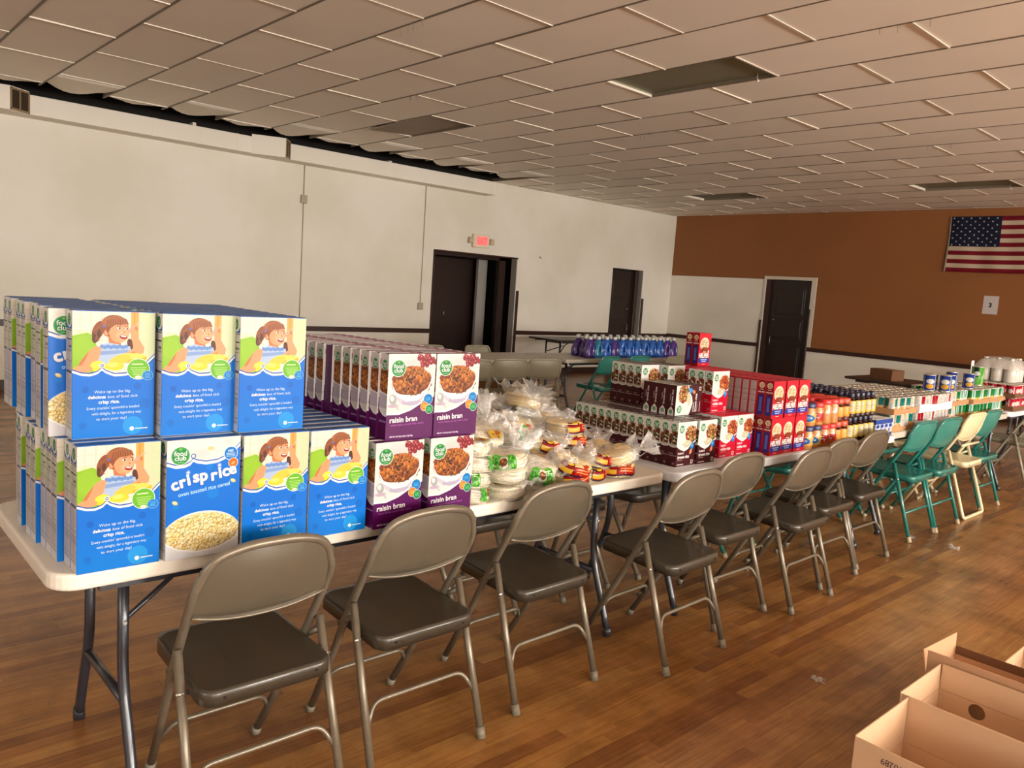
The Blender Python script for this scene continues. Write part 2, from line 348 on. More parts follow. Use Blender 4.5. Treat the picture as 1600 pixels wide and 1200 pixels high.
def paint_crisp_front():
    c = Cv(193, 320, 2.6, (248, 246, 238)); c.sat = 1.2; c.ell(90, 40, 26, 14, (226, 228, 226), soft=.8); c.ell(160, 14, 14, 10, (224, 226, 226), soft=.8)
    c.ell(112, 28, 9, 5, (232, 214, 160)); c.line([(116, 30), (132, 42)], 1, (200, 196, 180))
    px = [0, 22, 44, 60, 66, 74, 100, 130, 150, 172, 193]; py = [58, 66, 66, 60, 50, 56, 62, 60, 52, 38, 16]
    c.below(px, py, (24, 92, 178), -2, 3); c.below(px, py, (252, 252, 252), 1, 9); c.below(px, py, (0, 122, 212), 9)
    c.ring(67, 45, 5.5, 2.2, (40, 100, 180)); 
    for x, y, r in ((110, 78, 9), (40, 110, 8), (120, 150, 16), (24, 176, 9)): c.ell(x, y, r, r, (70, 160, 225), al=.3)
    logo(c, 34, 42, 25); c.ell(166, 46, 19, 19, (250, 250, 250)); c.ell(166, 46, 17.5, 17.5, (20, 130, 206)); c.text('NO', 166, 42, 9, (240, 248, 252), bold=.4)
    for i in range(3): c.rect(154, 178, 45+i*4, 46.8+i*4, (200, 230, 246))
    c.ell(173, 72, 13.5, 13.5, (250, 240, 230)); c.ell(173, 72, 12, 12, (240, 120, 30)); c.ell(173, 73, 6, 3, (250, 190, 130), -.5)
    W = (252, 252, 252)
    for ch, x, y, r in (('c', 24, 132, .3), ('r', 44, 126, .25), ('i', 58, 122, .2), ('s', 76, 116, .12), ('p', 96, 114, .1), ('r', 124, 116, .1), ('i', 140, 111, .15), ('c', 155, 108, .15), ('e', 174, 104, .2)):
        c.text(ch, x, y, 43, (20, 80, 160), r, bold=2.7); 
    for ch, x, y, r in (('c', 24, 131, .3), ('r', 44, 125, .25), ('i', 58, 121, .2), ('s', 76, 115, .12), ('p', 96, 113, .1), ('r', 124, 115, .1), ('i', 140, 110, .15), ('c', 155, 107, .15), ('e', 174, 103, .2)):
        c.text(ch, x, y, 43, W, r, bold=1.9)
    for x, y in ((54, 88), (136, 76)):
        for k in range(4): a = k*PI/4; c.line([(x-6*math.cos(a), y-6*math.sin(a)), (x+6*math.cos(a), y+6*math.sin(a))], 1.3, W)
    c.text('oven toasted rice cereal', 98, 142, 15, (190, 226, 246), .13, bold=.35, width=136)
    for x, y in ((174, 122), (22, 166)): c.ell(x, y, 8, 5, (222, 196, 130), .5); c.ell(x-1, y-1, 6, 3.5, (246, 232, 184), .5)
    c.ell(92, 262, 104, 66, (238, 238, 240)); c.ell(92, 252, 98, 50, (222, 190, 120))
    c.blobs(1500, 92, 252, 96, 48, 4.2, [(246, 222, 160), (250, 232, 180), (236, 204, 136), (252, 238, 196)])
    c.poly([(0, 272), (30, 292), (80, 304), (130, 302), (175, 286), (193, 272), (193, 320), (0, 320)], (232, 232, 236)); c.poly([(0, 276), (30, 296), (80, 308), (130, 306), (175, 290), (193, 276), (193, 272), (175, 286), (130, 301), (80, 303), (30, 291), (0, 271)], (250, 250, 250))
    return c.img('crisp_front')
def nutrition(c, x0, x1, y0, y1, dark=(40, 40, 50), base=(232, 228, 226)):
    c.rect(x0, x1, y0, y1, base); y = y0+3; rr = c.rng
    while y < y1-4:
        L = (x1-x0)*(.55+.4*rr.rand())
        if rr.rand() < .1: c.rect(x0+2, x1-2, y, y+1.6, dark); y += 4
        else: c.rect(x0+3, x0+L, y, y+.8, (150, 148, 152)); y += 2.6
def paint_crisp_side():
    c = Cv(56, 320, 2.6, (240, 238, 238)); nutrition(c, 3, 53, 52, 300)
    c.rect(4, 52, 48, 51, (90, 90, 100)); c.rect(5, 50, 70, 73, (20, 20, 30)); c.rect(28, 50, 86, 92, (120, 120, 126)); c.rect(4, 52, 150, 153, (20, 20, 30)); c.rect(6, 50, 232, 246, (190, 188, 190))
    c.rect(0, 56, 0, 8, (250, 250, 250)); c.poly([(0, 26), (14, 38), (30, 44), (44, 40), (56, 26), (56, 46), (0, 46)], (30, 100, 186)); c.ell(29, 23, 18, 20, (252, 252, 252)); c.ell(29, 23, 13, 15, (38, 140, 74)); c.text('food', 29, 23, 9, (240, 250, 240)); c.text('club', 29, 30, 9, (240, 250, 240))
    return c.img('crisp_side')
def paint_raisin(side=False):
    w = 52 if side else 176; c = Cv(w, 270, 2.8, (240, 236, 232)); P = (98, 16, 96)
    c.ell(w*.55, 40, 60, 30, (222, 218, 216), soft=.8)
    fl = [(176, 104, 44), (196, 122, 56), (150, 84, 34), (206, 136, 66), (128, 66, 28)]
    if not side:
        for i in range(34):
            x = 108+c.rng.rand()*68; y = 4+c.rng.rand()*36-(x-108)*.05; r = 6.5+2*c.rng.rand()
            c.ell(x, y, r, r, (120, 22, 34)); c.ell(x-1, y-1, r*.8, r*.8, (156, 40, 50)); c.ell(x-2, y-2.5, r*.25, r*.25, (230, 170, 176))
        c.poly([(10, 92), (168, 72), (160, 104), (128, 150), (118, 160), (84, 164), (54, 158), (30, 140)], (214, 208, 224)); c.poly([(54, 158), (84, 164), (118, 160), (128, 150), (60, 130)], (196, 188, 212))
        c.poly([(10, 88), (30, 120), (70, 142), (110, 140), (150, 110), (170, 72), (166, 68), (12, 84)], (246, 244, 246)); c.ell(88, 92, 74, 36, (130, 70, 30), -.1)
        c.blobs(420, 88, 84, 72, 42, 8, fl, clip=lambda x, y: y < 128-abs(x-88)*.35)
        for i in range(12): c.ell(30+c.rng.rand()*118, 66+c.rng.rand()*45, 5, 3.4, (70, 32, 30), c.rng.rand()*3)
        c.poly([(10, 86), (30, 118), (70, 140), (110, 138), (150, 108), (170, 70), (172, 78), (152, 116), (112, 148), (68, 150), (26, 126)], (248, 246, 248))
        c.ell(20, 142, 13, 17, (180, 184, 184), -.4); c.ell(17, 138, 7, 9, (236, 238, 238), -.4, soft=.5); c.line([(26, 156), (44, 176)], 4, (190, 190, 192)); c.ell(22, 162, 20, 6, (200, 184, 200), soft=.6)
    else:
        c.blobs(140, 30, 84, 40, 38, 7, fl); c.rect(0, w, 124, 170, (208, 200, 216)); c.poly([(0, 122), (52, 130), (52, 126), (0, 117)], (248, 246, 248))
    px = [0, w*.25, w*.5, w*.72, w*.78, w*.85, w]; py = [183, 184, 172, 152, 140, 146, 130] if not side else [166, 178, 186, 188, 188, 190, 186]
    c.below(px, py, (250, 250, 250), 0, 9); c.below(px, py, P, 7)
    if not side:
        logo(c, 36, 44, 27); c.ring(137, 128, 4, 1.8, (250, 250, 250))
        for x, y, r, q in ((154, 145, 16.5, (24, 132, 206)), (141, 168, 14, (240, 142, 40)), (160, 178, 14, (46, 150, 84))):
            c.ell(x, y, r+1.4, r+1.4, (232, 240, 246)); c.ell(x, y, r, r, q)
            for i in range(3): c.rect(x-r*.55, x+r*.55, y-5+i*4, y-3.6+i*4, tuple(min(255, v+80) for v in q))
        c.text('raisin bran', 64, 214, 24, (250, 250, 250), .02, bold=.8, width=102); c.text('wheat flakes cereal with raisins', 78, 225, 9.5, (190, 120, 196), .02, width=126)
        c.text('NET WT 18.7 OZ (1 LB 2.7 OZ) 530g', 58, 262, 6, (236, 226, 238), bold=.35, width=86)
    else:
        logo(c, 26, 34, 17); c.text('raisin bran', 26, 214, 9, (200, 180, 206), bold=.2, width=40)
    return c.img('raisin_side' if side else 'raisin_front')
def paint_rice(kind, side=False, end=False):
    w, h = (50, 210) if side else ((146, 50) if end else (146, 210)); brown = kind == 'brown'
    B = (76, 26, 30) if brown else (208, 22, 58); c = Cv(w, h, 2.4, (242, 240, 236))
    fl = [(150, 84, 50), (200, 140, 84), (96, 50, 34), (226, 190, 130), (120, 130, 60), (180, 60, 40)] if brown else [(176, 84, 48), (206, 120, 70), (150, 56, 40), (230, 160, 100)]
    if end:
        c = Cv(146, 50, 2.4, B); c.text('instant', 88, 20, 12, (230, 214, 214), bold=.2); c.text(kind+' rice', 88, 34, 17, (246, 240, 240), bold=.5); c.poly([(0, 6), (24, 8), (44, 25), (24, 42), (0, 44)], (244, 240, 236)); logo(c, 18, 25, 11)
        return c.img(kind+'_rice_end')
    if side:
        c.blobs(60, 30, 76, 30, 34, 7, [tuple(v*.75 for v in q) for q in fl]); c.rect(0, 50, 104, 116, (206, 200, 194)); px, py = [0, 14, 30, 50], [108, 114, 116, 112]
        c.below(px, py, (246, 244, 240), 0, 4); c.below(px, py, B, 4); logo(c, 25, 27, 18)
        c.text('instant', 6, 150, 9, (226, 206, 206), align='l'); c.text(kind+' rice', 6, 160, 10, (236, 222, 222), align='l', bold=.2); c.rect(30, 44, 188, 200, (214, 190, 190), .5)
        return c.img(kind+'_rice_side')
    c.ell(104, 66, 50, 46, (250, 250, 248)); c.blobs(330, 104, 62, 42, 38, 7, fl); c.blobs(120, 80, 104, 34, 14, 4, [(236, 220, 180), (246, 236, 206)])
    px, py = [0, 24, 60, 90, 110, 146], [108, 122, 134, 124, 104, 92]
    c.below(px, py, (246, 244, 240), 0, 6); c.below(px, py, B, 6)
    logo(c, 30, 34, 20); c.ell(120, 118, 13, 17, (30, 140, 212), .3); c.rect(114, 126, 112, 114, (190, 226, 246)); c.rect(114, 126, 118, 120, (190, 226, 246))
    if brown: c.ell(112, 144, 9, 13, (232, 150, 110), .5)
    c.text('instant', 14, 152, 17, (246, 240, 240), align='l', bold=.4); c.text(kind+' rice', 14, 172, 21, (252, 250, 250), align='l', bold=.9, width=88)
    c.rect(14, 52, 178, 180, (226, 190, 190)); c.rect(12, 62, 198, 202, (236, 216, 218)); c.rect(118, 136, 184, 202, (236, 226, 226)); c.rect(122, 132, 188, 198, B)
    return c.img(kind+'_rice_front')
def paint_helper(side=0):
    R = (206, 24, 46)
    if side == 1:
        c = Cv(46, 190, 2.4, (150, 16, 32)); c.ell(23, 24, 16, 15, (240, 226, 196)); c.blobs(30, 23, 23, 12, 10, 3, [(226, 200, 150), (206, 160, 110)]); c.rect(12, 34, 44, 47, (240, 232, 214))
        c.text('HELPER', 23, 62, 9, (250, 244, 240), bold=.5, width=38); c.rect(8, 38, 72, 176, (34, 46, 132)); c.rect(14, 32, 84, 160, (70, 82, 170))
        for i in range(14): c.rect(16, 30, 88+i*5, 89.4+i*5, (150, 160, 214))
        return c.img('helper_side')
    if side == 2:
        c = Cv(46, 190, 2.4, (170, 24, 40)); nutrition(c, 5, 41, 6, 184, base=(206, 184, 180)); return c.img('helper_panel')
    c = Cv(120, 190, 2.4, R); c.ell(60, 14, 80, 30, (232, 60, 80), al=.5, soft=.7)
    c.ell(60, 70, 48, 44, (150, 20, 30)); c.ell(58, 64, 46, 41, (246, 234, 208)); c.blobs(150, 58, 64, 40, 34, 5.5, [(244, 226, 184), (250, 240, 212), (226, 196, 140), (238, 212, 160)])
    for i in range(26): c.ell(26+c.rng.rand()*66, 36+c.rng.rand()*54, 2, 1.6, (110, 120, 60) if i % 2 else (150, 90, 50))
    c.ell(64, 96, 40, 16, (140, 46, 30)); c.blobs(40, 66, 94, 34, 10, 4, [(170, 84, 46), (140, 60, 34)])
    c.text('HELPER', 60, 142, 36, (60, 20, 30), bold=3.2, width=100); c.text('HELPER', 60, 141, 36, (252, 250, 246), bold=1.8, width=100); c.rect(44, 78, 106, 110, (246, 232, 226))
    c.poly([(4, 146), (116, 144), (116, 170), (4, 172)], (44, 62, 160)); c.rect(30, 92, 150, 155, (196, 206, 244)); c.rect(38, 84, 160, 165, (196, 206, 244)); c.rect(44, 76, 178, 181, (250, 220, 220))
    c.ell(102, 106, 7, 9, (250, 244, 236))
    return c.img('helper_front')
# ---------------------------------------------------------------- materials of the room
def wall_mat(name, c, stain=.10):
    m = bpy.data.materials.new(name); m.use_nodes = True; nt = m.node_tree; N = nt.nodes; L = nt.links; b = N['Principled BSDF']
    tc = N.new('ShaderNodeTexCoord'); n1 = N.new('ShaderNodeTexNoise'); n1.inputs['Scale'].default_value = .9; n1.inputs['Detail'].default_value = 6
    n2 = N.new('ShaderNodeTexNoise'); n2.inputs['Scale'].default_value = 60; L.new(tc.outputs['Object'], n1.inputs[0]); L.new(tc.outputs['Object'], n2.inputs[0])
    mx = N.new('ShaderNodeMix'); mx.data_type = 'RGBA'; q = rgb(*c)
    mx.inputs[6].default_value = (q[0]*(1-stain), q[1]*(1-stain), q[2]*(1-stain*1.5), 1); mx.inputs[7].default_value = q+(1,)
    rp = N.new('ShaderNodeMapRange'); rp.inputs[1].default_value = .35; rp.inputs[2].default_value = .6; L.new(n1.outputs[0], rp.inputs[0]); L.new(rp.outputs[0], mx.inputs[0])
    L.new(mx.outputs[2], b.inputs['Base Color']); b.inputs['Roughness'].default_value = .6
    bp = N.new('ShaderNodeBump'); bp.inputs['Strength'].default_value = .15; bp.inputs['Distance'].default_value = .003; L.new(n2.outputs[0], bp.inputs['Height']); L.new(bp.outputs[0], b.inputs['Normal'])
    return m
M_white = wall_mat('painted_plaster', (232, 226, 214))
M_duct = wall_mat('painted_duct', (238, 230, 216), .04)
M_orange = wall_mat('orange_paint', (140, 86, 42), .10)
M_brown = mat('dark_brown_trim', (52, 26, 18), .4, var=.2, scale=8)
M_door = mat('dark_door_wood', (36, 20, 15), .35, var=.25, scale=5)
M_black = mat('dark_void_shade', (20, 15, 13), .9)  # near-black colour standing in for the shade of hollows and holes
M_grey = mat('grey_jamb_paint', (150, 144, 136), .6)
M_steel = mat('dull_steel', (150, 150, 150), .35, 1)
M_tee = mat('white_tee_metal', (226, 216, 200), .4)
M_runner = mat('grey_runner_metal', (122, 110, 92), .6)
M_sub = mat('dark_subfloor', (40, 24, 14), .8)

def plank_mat():
    m = bpy.data.materials.new('oak_planks'); m.use_nodes = True; nt = m.node_tree; N = nt.nodes; L = nt.links; b = N['Principled BSDF']
    ge = N.new('ShaderNodeNewGeometry'); oi = N.new('ShaderNodeObjectInfo'); ad = N.new('ShaderNodeMath'); ad.operation = 'ADD'; fr = N.new('ShaderNodeMath'); fr.operation = 'FRACT'
    L.new(ge.outputs['Random Per Island'], ad.inputs[0]); L.new(oi.outputs['Random'], ad.inputs[1]); L.new(ad.outputs[0], fr.inputs[0])
    cr = N.new('ShaderNodeValToRGB'); el = cr.color_ramp.elements
    el[0].position = 0; el[0].color = rgb(152, 100, 54)+(1,); el[1].position = 1; el[1].color = rgb(186, 136, 76)+(1,)
    for p, c in ((.06, (142, 92, 50)), (.16, (156, 104, 56)), (.35, (168, 116, 62)), (.6, (180, 128, 70)), (.85, (172, 120, 62))): e = el.new(p); e.color = rgb(*c)+(1,)
    L.new(fr.outputs[0], cr.inputs[0])
    tc = N.new('ShaderNodeTexCoord'); geo = N.new('ShaderNodeVectorMath'); geo.operation = 'MULTIPLY'; geo.inputs[1].default_value = (1, .05, 1)
    L.new(ge.outputs['Position'], geo.inputs[0])
    cb = N.new('ShaderNodeCombineXYZ'); L.new(fr.outputs[0], cb.inputs[2]); a2 = N.new('ShaderNodeVectorMath'); L.new(geo.outputs[0], a2.inputs[0]); L.new(cb.outputs[0], a2.inputs[1])
    gr = N.new('ShaderNodeTexNoise'); gr.inputs['Scale'].default_value = 90; gr.inputs['Detail'].default_value = 5; L.new(a2.outputs[0], gr.inputs[0])
    wr = N.new('ShaderNodeTexNoise'); wr.inputs['Scale'].default_value = 1.6; wr.inputs['Detail'].default_value = 7; wr.inputs['Roughness'].default_value = .65; L.new(ge.outputs['Position'], wr.inputs[0])
    m1 = N.new('ShaderNodeMix'); m1.data_type = 'RGBA'; m1.blend_type = 'MULTIPLY'; m1.inputs[0].default_value = .5
    r1 = N.new('ShaderNodeValToRGB'); r1.color_ramp.elements[0].position = .3; r1.color_ramp.elements[0].color = (.45, .4, .36, 1); r1.color_ramp.elements[1].position = .62; r1.color_ramp.elements[1].color = (1, 1, 1, 1)
    L.new(gr.outputs[0], r1.inputs[0]); L.new(cr.outputs[0], m1.inputs[6]); L.new(r1.outputs[0], m1.inputs[7])
    m2 = N.new('ShaderNodeMix'); m2.data_type = 'RGBA'; m2.blend_type = 'MULTIPLY'; m2.inputs[0].default_value = .8
    r2 = N.new('ShaderNodeValToRGB'); r2.color_ramp.elements[0].position = .36; r2.color_ramp.elements[0].color = (.42, .38, .34, 1); r2.color_ramp.elements[1].position = .58; r2.color_ramp.elements[1].color = (1, 1, 1, 1)
    L.new(wr.outputs[0], r2.inputs[0]); L.new(m1.outputs[2], m2.inputs[6]); L.new(r2.outputs[0], m2.inputs[7]); L.new(m2.outputs[2], b.inputs['Base Color'])
    rr = N.new('ShaderNodeMapRange'); rr.inputs[3].default_value = .31; rr.inputs[4].default_value = .19; L.new(wr.outputs[0], rr.inputs[0]); L.new(rr.outputs[0], b.inputs['Roughness'])
    bp = N.new('ShaderNodeBump'); bp.inputs['Strength'].default_value = .07; bp.inputs['Distance'].default_value = .002; L.new(gr.outputs[0], bp.inputs['Height']); L.new(bp.outputs[0], b.inputs['Normal'])
    return m
M_plank = plank_mat()

# ---------------------------------------------------------------- floor
def S(o): o['kind'] = 'structure'; return o
floor = S(MB().box(WX-.2, RX+.2, BY-.2, FY+.2, -.12, -.018, 0).build('floor', [M_sub]))
_Rm = np.array(_R); _f = 1241.415
def proj(x, y, z):
    q = _Rm @ np.array([x, y, z-1.495]); 
    if q[2] < .1: return None
    return 800+_f*q[0]/q[2], 600+_f*q[1]/q[2], q[2]
PW = .057
rnd = random.Random(11); planks = []
x = WX
while x < RX:
    y = BY - rnd.random()*1.2
    while y < FY:
        L = rnd.choice((.55, .8, 1.1, 1.5, 2.0)); y0 = max(y, BY); y1 = min(y+L, FY)
        if y1-y0 > .05: planks.append((x, y0, y1, L if (y0 == y and y1 == y+L) else None))
        y += L
    x += PW
def pscore(p):
    q = proj(p[0]+PW/2, (p[1]+p[2])/2, 0)
    if q is None or not (-60 < q[0] < 1660 and 0 < q[1] < 1300): return 0
    if p[3] is None: return 0
    if p[0] < -2.0 and p[1] > .3 and q[2] < 9: return .05/q[2]**3       # under the tables
    return p[3]/q[2]**3
order = sorted(range(len(planks)), key=lambda i: -pscore(planks[i])); top = set(order[:290])
pm = {}
for L in (.55, .8, 1.1, 1.5, 2.0): pm[L] = MB().box(.0003, PW-.0003, .0004, L-.0004, -.018, 0).mesh('plank', [M_plank])
for i in order[:290]:
    p = planks[i]; o = link('plank', pm[p[3]], floor); o.location = (p[0], p[1], 0)
mb = MB()
for i, p in enumerate(planks):
    if i not in top: mb.box(p[0]+.0003, p[0]+PW-.0003, p[1]+.0004, p[2]-.0004, -.018, 0)
o = mb.build('plank_field', [M_plank], floor); o['kind'] = 'stuff'

# ---------------------------------------------------------------- walls
ZT = 3.75
# left wall with two doorways
D1 = (7.57, 9.34, 2.03); D2 = (11.85, 12.79, 2.05)
mb = MB(); t = .14
mb.box(WX-t, WX, BY, D1[0], 0, ZT); mb.box(WX-t, WX, D1[0], D1[1], D1[2], ZT); mb.box(WX-t, WX, D1[1], D2[0], 0, ZT)
mb.box(WX-t, WX, D2[0], D2[1], D2[2], ZT); mb.box(WX-t, WX, D2[1], FY+.2, 0, ZT)
wl = S(mb.build('wall_left', [M_white]))
# far wall: white, orange above; doorway
D3 = (-8.03, -7.12, 2.03)
mb = MB()
def wy(x0, x1, z0, z1, m): mb.box(x0, x1, FY, FY+t, z0, z1, m)
wy(WX, D3[0], 0, 2.02, 0); wy(WX, D3[0], 2.02, ZT, 1); wy(D3[0], D3[1], D3[2], ZT, 1); wy(D3[1], RX, 0, .78, 0); wy(D3[1], RX, .78, ZT, 1)
wf = S(mb.build('wall_far', [M_white, M_orange]))
# right wall with windows
mb = MB(); y = BY
for cy, ww in WINS:
    mb.box(RX, RX+t, y, cy-ww/2, 0, ZT); mb.box(RX, RX+t, cy-ww/2, cy+ww/2, 0, WIN_Z[0]); mb.box(RX, RX+t, cy-ww/2, cy+ww/2, WIN_Z[1], ZT); y = cy+ww/2
mb.box(RX, RX+t, y, FY+t, 0, ZT)
wr_ = S(mb.build('wall_right', [M_white]))
wb = MB(); wb.box(WX-t, -2.5, BY-t, BY, 0, ZT); wb.box(-2.5, .9, BY-t, BY, 0, 1.05); wb.box(-2.5, .9, BY-t, BY, 2.75, ZT); wb.box(.9, RX+t, BY-t, BY, 0, ZT)
S(wb.build('wall_back', [M_white]))
M_frame = mat('white_window_frame', (230, 226, 216), .5)
M_glass = bpy.data.materials.new('window_glass'); M_glass.use_nodes = True
_b = M_glass.node_tree.nodes['Principled BSDF']; _b.inputs['Roughness'].default_value = .02; _n = M_glass.node_tree.nodes; _t = _n.new('ShaderNodeBsdfTransparent'); _m = _n.new('ShaderNodeMixShader'); _m.inputs[0].default_value = .06; _l = M_glass.node_tree.links; _l.new(_t.outputs[0], _m.inputs[1]); _l.new(_b.outputs[0], _m.inputs[2]); _l.new(_m.outputs[0], _n['Material Output'].inputs[0])
for i, (cy, ww) in enumerate(WINS):
    a, b = cy-ww/2, cy+ww/2; mb = MB(); x0, x1 = RX+.05, RX+.11
    for q in ((a, a+.05, *WIN_Z), (b-.05, b, *WIN_Z), (a, b, WIN_Z[0], WIN_Z[0]+.05), (a, b, WIN_Z[1]-.05, WIN_Z[1]), (a, b, 1.83, 1.88)): mb.box(x0, x1, *q)
    wn = S(mb.build('window_%d' % (i+1), [M_frame])); MB().box(RX+.08, RX+.085, a+.05, b-.05, WIN_Z[0]+.05, WIN_Z[1]-.05).build('pane', [M_glass], wn)
mb = MB()
for q in ((-2.5, -2.45, 1.05, 2.75), (.85, .9, 1.05, 2.75), (-2.5, .9, 1.05, 1.1), (-2.5, .9, 2.7, 2.75), (-.83, -.77, 1.05, 2.75)): mb.box(q[0], q[1], BY-.11, BY-.05, q[2], q[3])
wn = S(mb.build('window_%d' % (len(WINS)+1), [M_frame])); MB().box(-2.45, .85, BY-.085, BY-.08, 1.1, 2.7).build('pane', [M_glass], wn)

# chair rails, skirting
def trim(name, boxes, m=M_brown):
    mb = MB()
    for b in boxes: mb.box(*b)
    return S(mb.build(name, [m], bevel=.004))
e = .025
trim('trim_1', [(WX, WX+e, BY, D1[0]-.02, .72, .79), ]); trim('trim_2', [(WX, WX+e, D1[1]+.06, D2[0], .72, .79)]); trim('trim_3', [(WX, WX+e, D2[1]+.05, FY, .72, .79)])
trim('trim_4', [(WX+e, D3[0]-.05, FY-e, FY, .735, .805)]); trim('trim_5', [(D3[1]+.0, RX, FY-e, FY, .745, .815)])
trim('baseboard_left', [(WX, WX+.02, BY, D1[0], 0, .12), (WX, WX+.02, D1[1], D2[0], 0, .12), (WX, WX+.02, D2[1], FY, 0, .12)])
trim('baseboard_far', [(WX+.02, D3[0]-.05, FY-.02, FY, 0, .12), (D3[1]+.15, RX, FY-.02, FY, 0, .12)])
trim('trim_6', [(WX, WX+.03, D1[1]+.01, D1[1]+.055, 0, 1.48)]); trim('trim_7', [(WX, WX+.03, D2[1]+.0, D2[1]+.045, 0, 1.49)])
trim('trim_8', [(D3[0]-.06, D3[0]-.015, FY-.03, FY, 0, 1.25)]); trim('trim_9', [(D3[1]+.0, D3[1]+.035, FY-.03, FY, 0, 1.51)])
# doorway 1: deep dark passage with a pair of dark doors and grey jambs
def part(name, boxes, m, parent, bevel=0):
    mb = MB()
    for b in boxes: mb.box(*b)
    return mb.build(name, [m], parent, bevel)
X2 = WX-t
d = S(part('door_1', [(X2-.02, X2+.06, D1[0]-.02, D1[0]+.05, 0, D1[2]), (X2-.02, X2+.06, D1[1]-.34, D1[1]-.2, 0, D1[2]), (X2-.02, X2+.06, D1[0]-.02, D1[1]-.2, D1[2]-.06, D1[2])], M_door, None))
part('door_panel', [(X2-.46, X2-.42, D1[0]+.02, D1[0]+.72, .02, 1.96)], M_door, d)
part('door_panel', [(X2-.52, X2-.48, D1[0]+.74, D1[0]+1.5, .02, 1.96)], M_door, d)
for z in (.25, .85, 1.45): part('raised_panel', [(X2-.42, X2-.408, D1[0]+.15, D1[0]+.6, z, z+.42)], M_door, d)
part('jamb', [(X2-.36, X2-.30, D1[1]-.50, D1[1]-.3, 0, 1.97)], M_grey, d)
part('door_knob', [(X2-.42, X2-.38, D1[0]+.62, D1[0]+.65, 1.0, 1.05)], M_steel, d)
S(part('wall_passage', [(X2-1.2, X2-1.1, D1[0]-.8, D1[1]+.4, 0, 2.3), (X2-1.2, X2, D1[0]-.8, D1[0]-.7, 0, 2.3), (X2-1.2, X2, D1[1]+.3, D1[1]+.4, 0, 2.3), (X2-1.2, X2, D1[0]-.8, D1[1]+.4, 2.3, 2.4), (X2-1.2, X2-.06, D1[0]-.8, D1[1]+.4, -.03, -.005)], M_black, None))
trim('trim_10', [(X2, WX-.001, D1[1]-.012, D1[1]+.0, 0, D1[2])], M_grey)
trim('trim_11', [(WX, WX+.012, D1[0]-.03, D1[1]+.01, D1[2]-.012, D1[2]+.014), (WX, WX+.012, D1[0]-.03, D1[0], 0, D1[2])])
# doorway 2: dark panelled door
def panel_door(name, org, ux, W_, H_, handle_u, panels):
    """door leaf standing in a plane: ux = unit vector along its width, seen from the room side"""
    nrm = Vector((0, 0, 1)).cross(ux) * -1
    T = Matrix((( ux.x, nrm.x, 0, org[0]), (ux.y, nrm.y, 0, org[1]), (0, 0, 1, org[2]), (0, 0, 0, 1)))
    d = MB().box(0, W_, -.04, 0, 0, H_, 0, T).build(name, [M_door]); S(d)
    for (a, b, c, e_) in panels:
        mb = MB()
        mb.box(a, b, 0, .006, c, e_, 0, T); mb.box(a+.035, b-.035, .006, .014, c+.035, e_-.035, 0, T); mb.build('raised_panel', [M_door], d, bevel=.004)
    k = MB(); k.tube([T @ Vector((handle_u, 0, .95)), T @ Vector((handle_u, .05, .95)), T @ Vector((handle_u, .05, .78)), T @ Vector((handle_u, 0, .78))], .009, seg=8); k.build('handle', [M_steel], d)
    k = MB(); k.sphere(T @ Vector((handle_u+.01, .012, 1.26)), .018); k.build('lock', [M_steel], d)
    return d
pd = [(.1, .62, .15, .5), (.1, .62, .58, .93), (.1, .62, 1.01, 1.36), (.1, .62, 1.44, 1.86)]
panel_door('door_2', (WX-.10, D2[0]+.02, 0.01), Vector((0, 1, 0)), .74, 2.0, .60, pd)
trim('trim_12', [(X2-.02, WX-.002, D2[1]-.012, D2[1], 0, D2[2])], M_grey); trim('trim_13', [(X2, WX-.03, D2[0]+.76, D2[0]+.84, 0, D2[2])])
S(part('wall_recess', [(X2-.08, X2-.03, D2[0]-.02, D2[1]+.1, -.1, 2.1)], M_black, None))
M_fr2 = mat('cream_door_frame', (206, 196, 178), .5)
panel_door('door_3', (D3[0]+.08, FY+.06, 0.01), Vector((1, 0, 0)), .80, 2.0, .1, [(.12, .70, .2, .8), (.12, .70, .9, 1.28), (.12, .70, 1.36, 1.86)])
S(part('door_4', [(D3[0], D3[0]+.08, FY+.0, FY+.1, 0, D3[2])], M_brown, None)); 
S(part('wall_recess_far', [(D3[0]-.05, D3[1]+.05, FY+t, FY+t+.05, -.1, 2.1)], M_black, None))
trim('trim_14', [(D3[0]-.05, D3[0], FY-.015, FY, 0, D3[2]+.05), (D3[0], D3[1], FY-.015, FY, D3[2]-.01, D3[2]+.05), (D3[1], D3[1]+.10, FY-.015, FY, .82, D3[2]+.05)], M_fr2)

# ---------------------------------------------------------------- ceiling
M_panel = mat('ceiling_panel', (244, 236, 222), .85, var=.05, scale=1.4, bump=.3, bscale=180, rand=.05)
ceil = S(MB().box(WX-.2, RX+.2, BY-.2, FY+.2, ZT, ZT+.1).build('ceiling', [M_black]))
PY, PX = .607, 1.205; Y0 = 2.573 - PY*12; XO = -5.163
prnd = random.Random(5); nr = int((FY-Y0)/PY)+1; cells = []
for r in range(nr+1):
    yb = Y0+PY*r; off = 0 if (r-12) % 2 else PX/2
    k0 = -6
    for k in range(-7, 13):
        xa = XO+off+PX*k-.0; xb = xa+PX
        if xb < WX+.05 or (xb < WX+.64 and yb <= 8.3) or xa > RX or yb > FY-.02 or yb+PY < BY: continue
        far_ = yb > 8.3
        cells.append((r, max(xa, (WX+.005) if far_ else (WX+.62)), min(xb, RX-.005), max(yb, BY), min(yb+PY, FY-.005), xa < WX+.62 and not far_))
def cell_at(x, y, c): return c[1] < x < c[2] and c[3] < y < c[4]
HOLES = [(-3.95, 5.3), (-3.9, 11.3), (-7.5, 11.3)]; DARKP = (-7.5, 5.2)
mesh_cache = {}
stuffp = MB(); npan = 0; tees = MB(); ntee = 0; runners = {}
